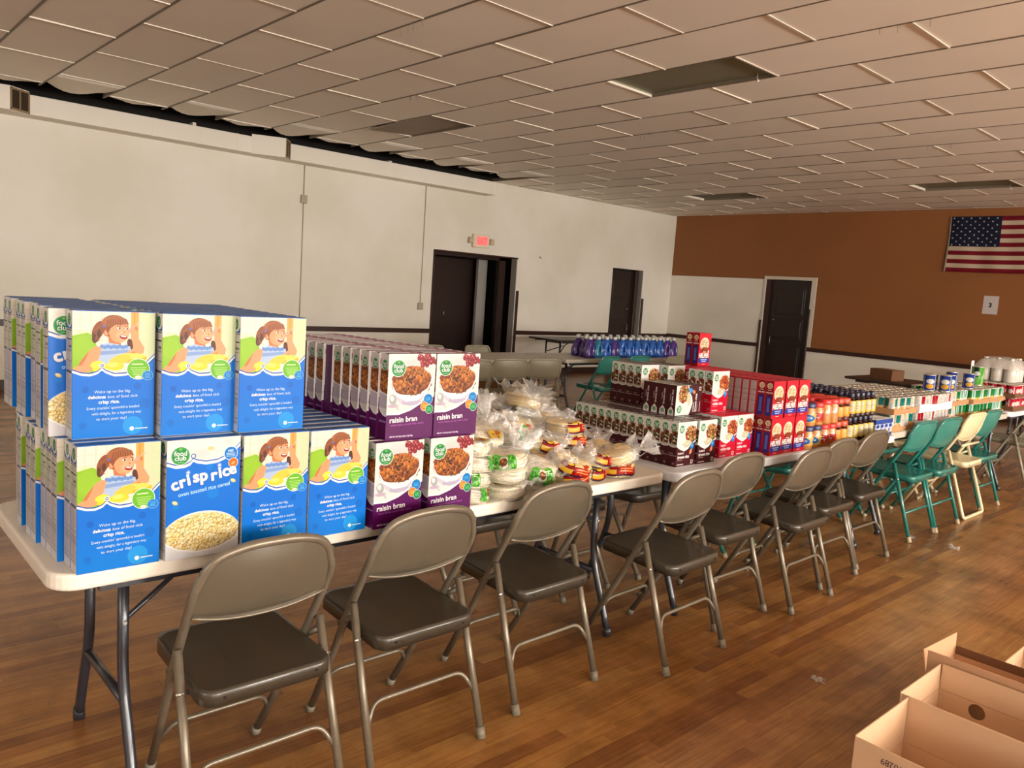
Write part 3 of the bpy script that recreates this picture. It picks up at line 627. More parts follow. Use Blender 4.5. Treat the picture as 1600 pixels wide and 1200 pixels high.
seen = lambda x, y: (lambda q: q is not None and -150 < q[0] < 1750 and -150 < q[1] < 700)(proj(x, y, CZ))
M_darkp = mat('stained_ceiling_panel', (160, 146, 128), .85, var=.2, scale=2)
for c in cells:
    r, xa, xb, ya, yb, edge = c; w_, d_ = xb-xa, yb-ya
    if w_ < .05 or d_ < .05: continue
    mx_, my_ = (xa+xb)/2, (ya+yb)/2
    hole = any(cell_at(hx, hy, c) for hx, hy in HOLES)
    inview = seen(mx_, my_)
    if not hole:
        tilt = (prnd.random()-.5)*.010; tx = (prnd.random()-.5)*.006
        if edge:
            mb = MB(); n = 8; k = len(mb.v); am = .07+.05*prnd.random()
            # free edge droops and bows where the panel ends short of the duct
            for zz in (0, .014):
                for i in range(n+1):
                    for j in range(5):
                        yy = ya+.006+(d_-.012)*i/n; xx = xa+w_*j/4; s_ = math.sin(PI*i/n); e_ = 1-j/4
                        mb.v.append((xx + (.16*(1-s_)*e_ if j == 0 else 0) - 0, yy, CZ+zz+ e_*e_*(.05 - am*.6*s_)))
            W5 = 5; NN = (n+1)*W5
            for i in range(n):
                for j in range(4):
                    a = k+i*W5+j; mb.face((a, a+1, a+W5+1, a+W5), 0, None, True); a += NN; mb.face((a, a+W5, a+W5+1, a+1), 0, None, True)
            for i in range(n): mb.face((k+i*W5, k+(i+1)*W5, k+NN+(i+1)*W5, k+NN+i*W5)); mb.face((k+i*W5+4, k+NN+i*W5+4, k+NN+(i+1)*W5+4, k+(i+1)*W5+4))
            mb.build('ceiling_panel', [M_panel], ceil); npan += 1
        elif inview and npan < 290:
            key = (round(w_, 2), round(d_, 2))
            if key not in mesh_cache: mesh_cache[key] = MB().box(-w_/2+.001, w_/2-.001, -d_/2+.0105, d_/2-.0105, 0, .014).mesh('ceiling_panel', [M_panel])
            me = mesh_cache[key]
            o = link('ceiling_panel', me, ceil); o.location = (mx_, my_, CZ-.001+prnd.random()*.003); o.rotation_euler = (tilt, tx, 0); npan += 1
            if cell_at(*DARKP, c): o.data = me.copy(); o.data.materials[0] = M_darkp; o.rotation_euler = (.06, -.02, 0); o['label'] = 'stained grey panel hanging askew'
        else: stuffp.box(xa+.001, xb-.001, ya+.007, yb-.007, CZ, CZ+.014)
    # short tee at the cell's left end, along y
    if not edge and xa > WX+.1:
        if inview and ntee < 290:
            key = ('t', round(d_, 2))
            if key not in mesh_cache: mesh_cache[key] = MB().box(-.008, .008, -d_/2+.010, d_/2-.010, -.004, -.0005).box(-.002, .002, -d_/2+.008, d_/2-.008, 0, .03).mesh('cross_tee', [M_tee])
            o = link('cross_tee', mesh_cache[key], ceil); o.location = (xa, my_, CZ-.002-prnd.random()*.002); o.rotation_euler = (0, (prnd.random()-.5)*.25, 0); ntee += 1
        else: tees.box(xa-.011, xa+.011, ya+.005, yb-.005, CZ-.004, CZ-.0005)
if stuffp.v: stuffp.build('ceiling_panel_field', [M_panel], ceil)['kind'] = 'stuff'
if tees.v: tees.build('cross_tee_field', [M_tee], ceil)['kind'] = 'stuff'
for r in range(nr+1):
    yb = Y0+PY*r
    if BY < yb < FY: x_ = WX+.01 if yb > 8.6 else WX+.66; MB().box(x_, RX, yb-.010, yb+.010, CZ-.002, CZ+.004).box(x_, RX, yb-.002, yb+.002, CZ+.004, CZ+.05).build('main_runner', [M_runner], ceil)
# recesses of the old light fittings: sheet metal pans above three open cells
M_pan = mat('grey_green_pan', (128, 126, 104), .7, var=.15, scale=3)
for hx, hy in HOLES:
    c = [c for c in cells if cell_at(hx, hy, c)]
    if not c: continue
    _, xa, xb, ya, yb, _e = c[0]
    mb = MB(); z0, z1 = CZ+.014, CZ+.028
    mb.box(xa, xb, ya, yb, z1, z1+.004); mb.box(xa-.002, xa, ya, yb, z0, z1); mb.box(xb, xb+.002, ya, yb, z0, z1); mb.box(xa, xb, ya-.002, ya, z0, z1); mb.box(xa, xb, yb, yb+.002, z0, z1)
    p = mb.build('light_recess', [M_pan], ceil)
    k = MB(); k.tube([(xb-.15, yb-.06, z1), (xb-.15, yb-.06, CZ-.01), (xb-.13, yb-.08, CZ-.03)], .003, seg=6); k.sphere((xb-.13, yb-.08, CZ-.035), .010); k.build('dangling_wire', [M_tee], p)
# crumbling flecks hanging at a few joints
fl = MB(); fr_ = random.Random(2)
for (x, y) in ((-4.76, 3.2), (-2.2, 5.0), (-1.62, 7.9), (-3.3, 8.6), (-5.6, 6.8), (-.9, 6.4), (-6.4, 4.4)):
    for k in range(5):
        X_, Y_ = x+fr_.uniform(-.15, .15), y+fr_.uniform(-.01, .01); fl.tube([(X_, Y_, CZ), (X_+.005, Y_, CZ-.03-.03*fr_.random())], .0015, seg=4)
fl.build('hanging_shreds', [M_runner], ceil)['kind'] = 'stuff'

# ---------------------------------------------------------------- duct on the left wall
dz0, dz1, dx = 2.985, 3.19, WX+.29
duct = MB(); duct.box(WX, dx, BY+.02, 8.5, dz0, dz1); duct = tag(duct.build('air_duct', [M_duct], None, bevel=.003), 'long white boxed air duct running along the top of the left wall', 'duct')
for y in (3.2, 4.2, 6.55, 8.42, -.5): MB().box(dx, dx+.003, y, y+.035, dz0, dz1).build('joint_strip', [M_duct], duct)
M_slat = mat('dark_grille', (70, 56, 40), .5)
M_gframe = mat('tan_grille_frame', (150, 128, 96), .5)
for (ya, yb, yc) in ((.9, 1.75, 1.95), (4.4, 4.79, 4.92)):
    mb = MB(); P = [(ya, dx), (yb, dx+.15), (yc, dx), (ya, dx)]
    v = [(x_, y_) for y_, x_ in P[:3]]; mb.outline(v, dz0-.005, dz1+.03, 0, 'z'); b = mb.build('flared_register', [M_duct], duct)
    a = Vector((dx+.15, yb, 0)); c = Vector((dx, yc, 0)); u = (c-a); L = u.length; u.normalize(); n_ = Vector((u.y, -u.x, 0)); 
    if n_.x < 0: n_ = -n_
    T = Matrix(((u.x, n_.x, 0, a.x), (u.y, n_.y, 0, a.y), (0, 0, 1, dz0), (0, 0, 0, 1))); hh = dz1-dz0+.02
    g = MB(); 
    for q in ((0, L, 0, .02), (0, L, hh-.02, hh), (0, .016, 0, hh), (L-.016, L, 0, hh), (L/2-.006, L/2+.006, 0, hh)): g.box(q[0], q[1], .001, .012, q[2], q[3], 0, T)
    g.build('grille_frame', [M_gframe], b)
    g = MB(); g.box(.012, L-.012, .0005, .002, .015, hh-.015, 0, T)
    for i in range(9): u_ = .02+(L-.04)*(i+.5)/9; g.box(u_-.002, u_+.002, .002, .009, .018, hh-.018, 0, T)
    g.build('grille', [M_slat], b)
p = tag(MB().box(WX+.19, WX+.29, 3.66, 3.70, dz1, dz1+.035).build('paper_scrap', [M_tee]), 'small crumpled white scrap lying on top of the duct, left of its second grille', 'scrap')
tag(MB().box(WX+.2, WX+.29, 6.45, 6.5, dz1, dz1+.02).build('paper_scrap', [M_tee]), 'tiny white scrap on the duct, right of its second grille', 'scrap')

# wall cables with their boxes
M_cond = mat('grey_conduit', (170, 160, 140), .5)
def conduit(y, z0, z1, bz, lab):
    k = MB(); k.tube([(WX+.008, y, z0), (WX+.008, y+.004, (z0+z1)/2), (WX+.008, y, z1)], .007, seg=8); o = tag(k.build('wall_conduit', [M_cond]), lab, 'conduit')
    MB().box(WX, WX+.04, y-.045, y+.045, bz-.055, bz+.055).build('junction_box', [M_cond], o, bevel=.006); return o
conduit(5.285, .3, 2.985, 2.53, 'thin grey cable conduit down the left wall with a box near the duct'); conduit(7.33, 1.12, 2.985, 1.14, 'thin cable down the left wall left of the doorway ending in a switch')

# exit sign
M_sign = mat('sign_white', (226, 214, 190), .4); M_red = mat('exit_red', (255, 60, 70), .4, emit=(255, 45, 60), es=1.6); M_redface = mat('exit_glow', (255, 150, 140), .4, emit=(255, 110, 110), es=.35)
M_lamp = mat('lamp_face', (200, 180, 150), .3)
ex = empty('exit_sign', (WX, 8.46, 2.14)); tag(ex, 'small white exit sign with glowing red letters and twin lamps above the wide doorway', 'sign')
MB().box(0, .06, -.17, .17, 0, .22).build('housing', [M_sign], ex, bevel=.006); MB().box(.06, .063, -.1, .13, .045, .185).build('face', [M_redface], ex)
V, T3 = text_tris('EXIT'); mb = MB(); x0_ = V[:, 0].min(); wv = V[:, 0].max()-x0_
mb.v = [(.0645, (p[0]-x0_)/wv*.2-.085, .055+p[1]*.16) for p in V]
for t3 in T3: mb.face(t3)
mb.build('letters', [M_red], ex)
for s_ in (-1, 1):
    k = MB(); k.box(.02, .09, s_*.22-.035, s_*.22+.035, .06, .16); h = k.build('lamp_head', [M_lamp], ex, bevel=.01)
    k = MB(); k.tube([(.03, s_*.165, .1), (.03, s_*.19, .11)], .012, seg=8); k.build('lamp_arm', [M_sign], ex)
k = MB(); k.sphere((.066, -.15, .02), .008); k.build('indicator', [M_red], ex)
# hook left in the wall
k = MB(); k.tube([(WX, 9.85, 2.10), (WX+.03, 9.85, 2.10), (WX+.03, 9.87, 2.07)], .006, seg=6); tag(k.build('wall_hook', [M_slat]), 'tiny dark hook in the left wall between the two doorways', 'hook')

# flag
def paint_flag():
    c = Cv(1520, 860, .8, (222, 204, 178)); R_ = (132, 22, 40); h = 860/13
    for i in range(0, 13, 2): c.rect(0, 1520, i*h, (i+1)*h, R_)
    c.rect(0, 730, 0, 7*h, (32, 36, 62))
    for r in range(9):
        for k in range(6 - r % 2):
            x = 60+k*122+(r % 2)*61; y = 26+r*51.5
            c.poly([(x+18*(1 if i % 2 == 0 else .4)*math.sin(i*PI/5), y-18*(1 if i % 2 == 0 else .4)*math.cos(i*PI/5)) for i in range(10)], (222, 214, 204))
    c.rect(0, 22, 0, 860, (230, 220, 200))
    return c.img('flag_print')
mb = MB(); NX, NZ = 44, 20; fx0, fx1, fz0, fz1 = -4.92, -3.38, 2.255, 3.115
for j in range(NZ+1):
    for i in range(NX+1):
        u, v = i/NX, j/NZ; mb.v.append((fx0+(fx1-fx0)*u + .012*math.sin(v*3), FY-.03+.010*math.sin(u*23+v*2)*(1-.5*v)+.006*math.sin(u*9-v*5), fz0+(fz1-fz0)*v-.008*math.sin(u*PI)))
for j in range(NZ):
    for i in range(NX):
        a = j*(NX+1)+i; mb.face((a, a+1, a+NX+2, a+NX+1), 0, [(i/NX, j/NZ), ((i+1)/NX, j/NZ), ((i+1)/NX, (j+1)/NZ), (i/NX, (j+1)/NZ)], True)
fg = tag(mb.build('flag', [imat('flag_cloth', paint_flag(), .8, .2)]), 'American flag pinned flat high on the orange far wall', 'flag')
md = fg.modifiers.new('s', 'SOLIDIFY'); md.thickness = .002
c = Cv(215, 280, 2, (232, 222, 218)); c.text('3', 104, 172, 92, (10, 10, 10), bold=4)
mb = MB(); mb.box(-4.29, -4.08, FY-.004, FY-.002, 1.62, 1.90)
mb.quad([(-4.29, FY-.0045, 1.62), (-4.08, FY-.0045, 1.62), (-4.08, FY-.0045, 1.90), (-4.29, FY-.0045, 1.90)], 1, [(0, 0), (1, 0), (1, 1), (0, 1)])
tag(mb.build('number_sheet', [mat('paper', (232, 222, 218), .8), imat('paper_three', c.img('three'), .8)]), 'white paper sheet with the number 3 taped to the orange wall under the flag', 'sign')
S(MB().box(WX, WX+.012, BY, FY, CZ+.0, ZT).build('wall_plenum_shade', [M_black]))  # black strip added on the wall above the ceiling, shade put into its colour
# ---------------------------------------------------------------- tables
M_top = mat('white_table_plastic', (226, 218, 204), .38, var=.02, bump=.25, bscale=260)
M_top2 = mat('cool_white_table_plastic', (214, 216, 220), .36, var=.02, bump=.25, bscale=260)
M_top3 = mat('grey_table_plastic', (186, 180, 166), .45, var=.03, bump=.25, bscale=260)
M_dark = mat('dark_brown_table', (60, 46, 36), .4)
M_leg = mat('charcoal_tube', (44, 46, 54), .28, coat=.3)
M_bolt = mat('zinc_bolt', (210, 210, 205), .3, 1)
TH = .737
def make_table(L=2.43, W=.755, mtop=M_top, thick=.045, rad=.07, splay=True):
    t = empty('folding_table')
    mb = MB(); mb.outline(rrect(-W/2, W/2, -L/2, L/2, rad, 7), TH-thick, TH, 0, 'z')
    top = mb.build('tabletop', [mtop], t, bevel=.009, bseg=3)
    for x in (-W/2+.06, W/2-.06): MB().box(x-.012, x+.012, -L/2+.12, L/2-.12, TH-thick-.028, TH-thick-.001).build('rail', [M_leg], t)
    for s_ in (-1, 1):
        yy = s_*(L/2-.225)
        zt = TH-thick-.002
        for q in (-1, 1):
            xu = q*.165; xf = q*.285
            P = fillet([(xu, yy, zt), (xu, yy, .33), (xf*.86, yy, .13), (xf, yy, .018)], .09, 6)
            l = MB().tube(P, .0155, seg=12).build('leg', [M_leg], t)
            MB().tube([(xf, yy, 0), (xf, yy, .04)], .0185, seg=12).build('foot_cap', [M_leg], l)
            MB().tube([(xu-.02, yy, .50), (xu+.02, yy, .50)], .006, seg=6).build('bolt', [M_bolt], l)
        MB().tube([(-.20, yy, .27), (.20, yy, .27)], .014, seg=8).build('crossbar', [M_leg], t)
        MB().tube([(-.165, yy, zt-.03), (.165, yy, zt-.03)], .012, seg=8).build('crossbar', [M_leg], t)
        for q in (-1, 1):
            MB().tube([(q*.165, yy, .50), (q*.03, yy-s_*.24, .60)], .008, seg=6).build('strut', [M_leg], t)
        MB().tube([(0, yy-s_*.24, .60), (0, yy-s_*.46, TH-thick-.01)], .009, seg=6).build('strut', [M_leg], t)
        MB().tube([(-.04, yy-s_*.24, .60), (.04, yy-s_*.24, .60)], .007, seg=6).build('strut_pin', [M_bolt], t)
    return t
def put_table(t, x, y, rz, lab, group='folding tables'):
    t.location = (x, y, 0); t.rotation_euler = (0, 0, rz); return tag(t, lab, 'table', group)
tA = make_table()
put_table(tA, -2.06-.3775, 1.661, 0, 'cream folding table nearest the camera, under the cereal boxes and tortilla bags', 'row of front tables')
tB = make_table(2.36, .76, M_top2, rad=.05); put_table(tB, -2.41, 4.065, 0, 'bluish white folding table under the rice boxes and peanut butter jars', 'row of front tables')
tC = make_table(mtop=M_top3); put_table(tC, -2.4625, 6.485, 0, 'greyish folding table under the trays of cans', 'row of front tables')
tD = make_table(mtop=M_top2); put_table(tD, -2.47, 9.02, 0, 'white folding table at the right edge under red cans', 'row of front tables')
tE = make_table(mtop=M_top3, rad=.04); put_table(tE, -6.77, 5.36, 0, 'empty greyish folding table behind with beige chairs pushed up', 'row of back tables')
tF = make_table(mtop=M_top3, rad=.04); put_table(tF, -6.70, 7.85, 0, 'folding table in the back row holding blue and purple jugs', 'row of back tables')
tG = make_table(mtop=M_dark, thick=.03, rad=.02); put_table(tG, -9.35, 10.45, 0, 'dark folding table by the left wall behind the jug table', 'row of back tables')
tH = make_table(1.48, .75, M_dark, thick=.03, rad=.02); put_table(tH, -3.61, 9.8, PI/2, 'dark folding table before the far wall carrying a brown carton', 'row of back tables')

# ---------------------------------------------------------------- chairs
M_beige = mat('beige_chair_enamel', (90, 82, 68), .28, coat=.4, var=.05, scale=6)
M_seat = mat('beige_seat_enamel', (62, 56, 46), .3, coat=.3, var=.08, scale=6)
M_tube = mat('worn_beige_tube', (118, 108, 92), .32, metal=.35, var=.2, scale=40)
M_capb = mat('beige_foot_cap', (122, 114, 98), .5)
M_light = mat('pale_beige_enamel', (142, 136, 116), .34, var=.05)
M_green = mat('teal_chair_enamel', (34, 116, 106), .26, coat=.4, var=.12, scale=5)
M_greend = mat('teal_worn_enamel', (52, 128, 116), .3, var=.3, scale=4)
M_capw = mat('ivory_foot_cap', (176, 160, 130), .5)
M_cream = mat('cream_chair_enamel', (228, 212, 170), .3, coat=.3, var=.04)
def make_chair(ms, mf, mp, mcap, style=0, hw=.192):
    """local +x = towards the chair's back, origin on the floor between the rear feet; style 0 arched back, 1 squarer back and straight bars, 2 sled rear legs"""
    t = empty('folding_chair')
    # frame: both front legs and the hoop of the back in one bent tube
    top = .795
    def side(q): return [(-.475, q*.165, .012), (-.30, q*.182, .305), (-.255, q*.190, .385), (-.10, q*(hw+.003), .66)]
    if style == 1 or style == 2: hoop = [(-.085, -hw, .72), (-.06, -hw+.02, top-.005), (-.055, 0, top), (-.06, hw-.02, top-.005), (-.085, hw, .72)]; r_ = .06
    else: hoop = [(-.088, -hw, .69), (-.062, -hw+.035, .775), (-.05, -.07, .80), (-.05, .07, .80), (-.062, hw-.035, .775), (-.088, hw, .69)]; r_ = .07
    P = fillet(side(-1)+hoop+side(1)[::-1], r_, 6)
    MB().tube(P, .0125, seg=12).build('frame', [mf], t)
    # back panel, gently curved sheet
    n, m = 16, 7; mb = MB(); sides = []
    for k in (0, 1):
        for j in range(m+1):
            for i in range(n+1):
                u = -1+2*i/n; v = j/m
                zb = .578+.028*(abs(u)**2.2); zt_ = (.797-.05*abs(u)**4) if style == 0 else (.792-.012*abs(u)**6)
                z = zb+(zt_-zb)*v; x = -.098+(z-.66)*.35 if z < .72 else -.077+(z-.72)*.28
                x += .020*(1-u*u)*(math.sin(PI*min(1, v*1.05))*.9+.35)*(1 if v < .98 else .5)
                hwz = hw-.004-(.03 if z > .76 and style == 0 else 0)*(z-.76)/.035
                mb.v.append((x+(.0022 if k else 0), u*hwz, z))
    S_ = (n+1)*(m+1)
    for j in range(m):
        for i in range(n):
            a = j*(n+1)+i; mb.face((a, a+1, a+n+2, a+n+1), 0, None, True); mb.face((a+S_, a+n+1+S_, a+n+2+S_, a+1+S_), 0, None, True)
    for i in range(n): mb.face((i, i+S_, i+1+S_, i+1))
    bk = mb.build('backrest', [mp], t)
    MB().tube([mb.v[i] for i in range(n+1)], .0045, seg=6).build('rolled_edge', [mf], bk)
    # seat: dished panel with a turned-down rim
    o1 = []
    for q in rrect(-.425, -.035, -.186, .186, .045, 5):
        f_ = (q[0]+.425)/.39; o1.append((q[0], q[1]*(1-.05*(1-f_)) if False else q[1]*(1-.03*(1-f_))))
    zt_ = lambda x: .432+(-.03-x)*.045
    mb = MB(); N_ = len(o1); rings = []
    for (s_, dz) in ((1.0, -.042), (1.0, -.010), (.985, 0.0), (.93, -.001), (.6, -.006), (.25, -.009)):
        k = len(mb.v); rings.append(k)
        for x, y in o1: X_ = -.23+(x+.23)*s_; mb.v.append((X_, y*s_, zt_(X_)+dz))
    for a, b in zip(rings[:-1], rings[1:]):
        for i in range(N_): mb.face((a+i, a+(i+1) % N_, b+(i+1) % N_, b+i), 0, None, True)
    mb.face([rings[-1]+i for i in range(N_)], 0, None, True)
    k = len(mb.v)
    for x, y in o1: X_ = -.23+(x+.23)*.985; mb.v.append((X_, y*.985, zt_(X_)-.040))
    for x, y in o1: X_ = -.23+(x+.23)*.985; mb.v.append((X_, y*.985, zt_(X_)-.008))
    for i in range(N_): j = (i+1) % N_; mb.face((rings[0]+j, rings[0]+i, k+i, k+j)); mb.face((k+j, k+i, k+N_+i, k+N_+j))
    mb.face([k+N_+i for i in range(N_)])
    st = mb.build('seat', [ms], t)
    for q in (-.13, .13): MB().tube([(-.0345, q, .412), (-.032, q, .412)], .004, seg=8).build('rivet_hole', [M_black], st)
    # rear legs, links, stretchers, caps
    if style == 2:
        P = fillet([(-.165, -.205, .508), (0, -.213, .012), (0, .213, .012), (-.165, .205, .508)], .035, 5)
        MB().tube(P, .0125, seg=10).build('rear_frame', [mf], t)
    for q in (-1, 1):
        if style != 2:
            MB().tube([(-.165, q*.205, .508), (-.004, q*.213, .012)], .0125, seg=12).build('leg', [mf], t)
            MB().tube([(-.012, q*.2127, .036), (0, q*.213, 0)], .0155, seg=10).build('foot_cap', [mcap], t)
        MB().tube([(-.467, q*.1655, .028), (-.478, q*.165, 0)], .0155, seg=10).build('foot_cap', [mcap], t)
        MB().tube([(-.157, q*.198, .47), (-.262, q*.196, .405)], .009, seg=6, flat=.4).build('link', [mf], t)
        MB().tube([(-.125, q*.188, .405), (-.125, q*.222, .405)], .006, seg=6).build('pivot', [M_bolt], t)
    if style == 0:
        P = fillet([(-.052, -.205, .155), (-.078, -.172, .215), (-.078, .172, .215), (-.052, .205, .155)], .06, 6); MB().tube(P, .0075, seg=8).build('stretcher', [mf], t)
        P = fillet([(-.40, -.165, .135), (-.375, -.135, .185), (-.375, .135, .185), (-.40, .165, .135)], .06, 6); MB().tube(P, .0075, seg=8).build('stretcher', [mf], t)
    else:
        MB().tube([(-.06, -.208, .185), (-.06, .208, .185)], .008, seg=8).build('stretcher', [mf], t) if style == 1 else None
        MB().tube([(-.365, -.172, .195), (-.365, .172, .195)], .008, seg=8).build('stretcher', [mf], t)
        MB().tube([(-.085, -.188, .555), (-.085, .188, .555)], .010, seg=6, flat=.5).build('back_bar', [mp], t) if style == 2 else None
    return t
CH = {k: Proto(v) for k, v in dict(beige=make_chair(M_seat, M_tube, M_beige, M_capb, 0), green=make_chair(M_green, M_green, M_greend, M_capw, 1),
      cream=make_chair(M_cream, M_cream, M_cream, M_capw, 2), pale=make_chair(M_light, M_light, M_light, M_capb, 1)).items()}
def chair(kind, x, y, rz, lab, group):
    c = CH[kind].get(); c.location = (x, y, 0); c.rotation_euler = (0, 0, math.radians(rz)); tag(c, lab, 'chair', group); return c
G1 = 'chairs along the front of the tables'
chair('beige', -1.835, .928, 0, 'beige metal folding chair nearest the camera, before the crisp rice boxes', G1)
chair('beige', -1.857, 1.465, 0, 'beige metal folding chair before the raisin bran boxes, second from the left', G1)
chair('beige', -1.90, 2.085, 1, 'beige metal folding chair before the tortilla bags, third from the left', G1)
chair('beige', -1.77, 2.782, 2, 'beige metal folding chair at the joint of the first two tables', G1)
chair('beige', -1.895, 3.325, 0, 'beige folding chair before the brown and white rice boxes', G1)
chair('beige', -1.80, 3.84, 1, 'beige folding chair before the red dinner boxes', G1)
chair('beige', -1.88, 4.30, 0, 'beige folding chair before the peanut butter jars', G1)
chair('beige', -1.918, 4.82, 0, 'beige folding chair before the yellow-label bottles, next to the teal chairs', G1)
chair('green', -1.968, 5.72, 0, 'teal metal folding chair before the can trays, nearer of the touching pair', G1)
chair('green', -1.955, 6.15, 0, 'teal metal folding chair just behind the nearest teal one', G1)
chair('cream', -1.972, 6.73, 0, 'cream folding chair with a looped rear leg between teal chairs', G1)
chair('green', -1.985, 7.15, 0, 'teal folding chair at the far end, right of the cream chair', G1)
chair('pale', -2.0, 8.42, 0, 'pale beige folding chair cut by the right edge of the photo', G1)
G2 = 'chairs on the hidden side of the tables'
for (k, y, x, lab) in (('beige', 2.30, -3.02, 'dim beige chair on the hidden side under the tortilla bags'), ('beige', 2.92, -3.0, 'dim beige chair on the hidden side at the table joint'),
                    ('beige', 3.5, -3.0, 'dim beige chair on the hidden side behind the rice boxes'), ('green', 4.25, -2.95, 'teal chair on the hidden side under the peanut butter'),
                    ('green', 5.02, -2.95, 'teal chair on the hidden side under the bottles'), ('green', 5.75, -2.95, 'teal chair on the hidden side under the first can trays'),
                    ('green', 6.45, -2.95, 'teal chair on the hidden side under the white cartons'), ('cream', 7.15, -2.95, 'cream chair on the hidden side under the green cans'), ('pale', 8.3, -2.85, 'pale chair on the hidden side of the rightmost table')):
    chair(k, x, y, 180, lab, G2)
G3 = 'chairs at the back tables'
chair('pale', -5.88, 4.92, -18, 'pale folding chair at the empty back table, leftmost and half behind the cereal', G3); chair('pale', -5.86, 5.39, -18, 'pale folding chair at the empty back table, second from the left', G3)
chair('pale', -5.84, 5.86, -18, 'pale folding chair at the empty back table, beside the teal one', G3); chair('green', -6.0, 7.12, 6, 'teal folding chair at the back table below the jugs', G3)
chair('green', -6.02, 7.68, 0, 'teal chair half hidden behind the rice boxes', G3); chair('pale', -5.95, 8.32, 0, 'pale chair top showing between the jugs and the rice boxes', G3)
chair('pale', -7.42, 5.45, 180, 'pale chair beyond the empty back table, left one of two', G3); chair('pale', -7.42, 6.15, 180, 'pale chair beyond the empty back table, right one of two', G3)

# ---------------------------------------------------------------- printed cartons of food
def carton_mesh(name, w, d, h, ms, bevel=.0012):
    """ms: front(+x), side(-y and +y), back(-x), top/bottom"""
    mb = MB(); X, Y = d/2, w/2
    U = [(0, 0), (1, 0), (1, 1), (0, 1)]
    mb.quad([(X,-Y,0),(X,Y,0),(X,Y,h),(X,-Y,h)], 0, U); mb.quad([(-X,-Y,0),(X,-Y,0),(X,-Y,h),(-X,-Y,h)], 1, U)
    mb.quad([(-X,Y,0),(-X,-Y,0),(-X,-Y,h),(-X,Y,h)], 2, U); mb.quad([(X,Y,0),(-X,Y,0),(-X,Y,h),(X,Y,h)], 1, U)
    mb.quad([(X,-Y,h),(X,Y,h),(-X,Y,h),(-X,-Y,h)], 3, U); mb.quad([(-X,-Y,0),(-X,Y,0),(X,Y,0),(X,-Y,0)], 3, U)
    me = mb.mesh(name, ms); bm = bmesh.new(); bm.from_mesh(me); bmesh.ops.remove_doubles(bm, verts=bm.verts, dist=1e-5)
    bmesh.ops.bevel(bm, geom=list(bm.edges), offset=bevel, segments=1, affect='EDGES'); bm.to_mesh(me); bm.free(); return me
def carton(name, w, d, h, ms, flapm):
    o = link(name, carton_mesh(name, w, d, h, ms))
    if flapm: MB().box(d/2-d*.62, d/2-.0015, -w/2+.0015, w/2-.0015, h-.0002, h+.0012).build('top_flap', [flapm], o, bevel=.0004)
    return o
print_m = {}
iC_b, iC_f, iC_s = imat('crisp_back', paint_crisp_back()), imat('crisp_front', paint_crisp_front()), imat('crisp_side', paint_crisp_side())
iR_f, iR_s = imat('raisin_front', paint_raisin()), imat('raisin_side', paint_raisin(True))
iB_f, iB_s, iB_e = imat('brown_rice_front', paint_rice('brown')), imat('brown_rice_side', paint_rice('brown', True)), imat('brown_rice_end', paint_rice('brown', end=True))
iW_f, iW_s = imat('white_rice_front', paint_rice('white')), imat('white_rice_side', paint_rice('white', True))
iH_f, iH_s, iH_p = imat('helper_front', paint_helper()), imat('helper_side', paint_helper(1)), imat('helper_panel', paint_helper(2))
M_blue = mat('blue_card', (24, 66, 120), .4); M_wcard = mat('white_card', (230, 226, 222), .4); M_purple = mat('purple_card', (84, 24, 86), .4)
M_bcard = mat('brown_card', (76, 30, 32), .4); M_rcard = mat('red_card', (196, 26, 56), .4); M_hcard = mat('dark_red_card', (150, 22, 44), .4)
crispB = Proto(carton('cereal_box', .193, .056, .318, [iC_b, iC_s, iC_f, M_wcard], M_blue))
crispF = Proto(carton('cereal_box', .193, .056, .318, [iC_f, iC_s, iC_b, M_wcard], M_blue))
raisinP = Proto(carton('cereal_box', .176, .0455, .268, [iR_f, iR_s, iR_f, M_wcard], M_purple))
raisinR = Proto(carton('cereal_box', .176, .0455, .268, [iR_f, M_purple, iR_f, M_purple], M_purple))
brownP = Proto(carton('rice_box', .145, .0485, .210, [iB_f, iB_s, iB_f, iB_e], None))
whiteP = Proto(carton('rice_box', .145, .0485, .210, [iW_f, iW_s, iW_f, M_rcard], M_rcard))
helpP = Proto(carton('dinner_box', .118, .0445, .192, [iH_f, iH_s, iH_p, M_hcard], M_hcard))
helpQ = Proto(carton('dinner_box', .118, .0445, .192, [iH_f, iH_p, iH_f, M_hcard], M_hcard))
def place(p, x, y, z, lab, cat, group, rz=0, rx=0):
    o = p.get(); o.location = (x, y, z); o.rotation_euler = (rx, 0, math.radians(rz)); tag(o, lab, cat, group); return o
R_ = random.Random(21)
def ords(i): return ORD[i]
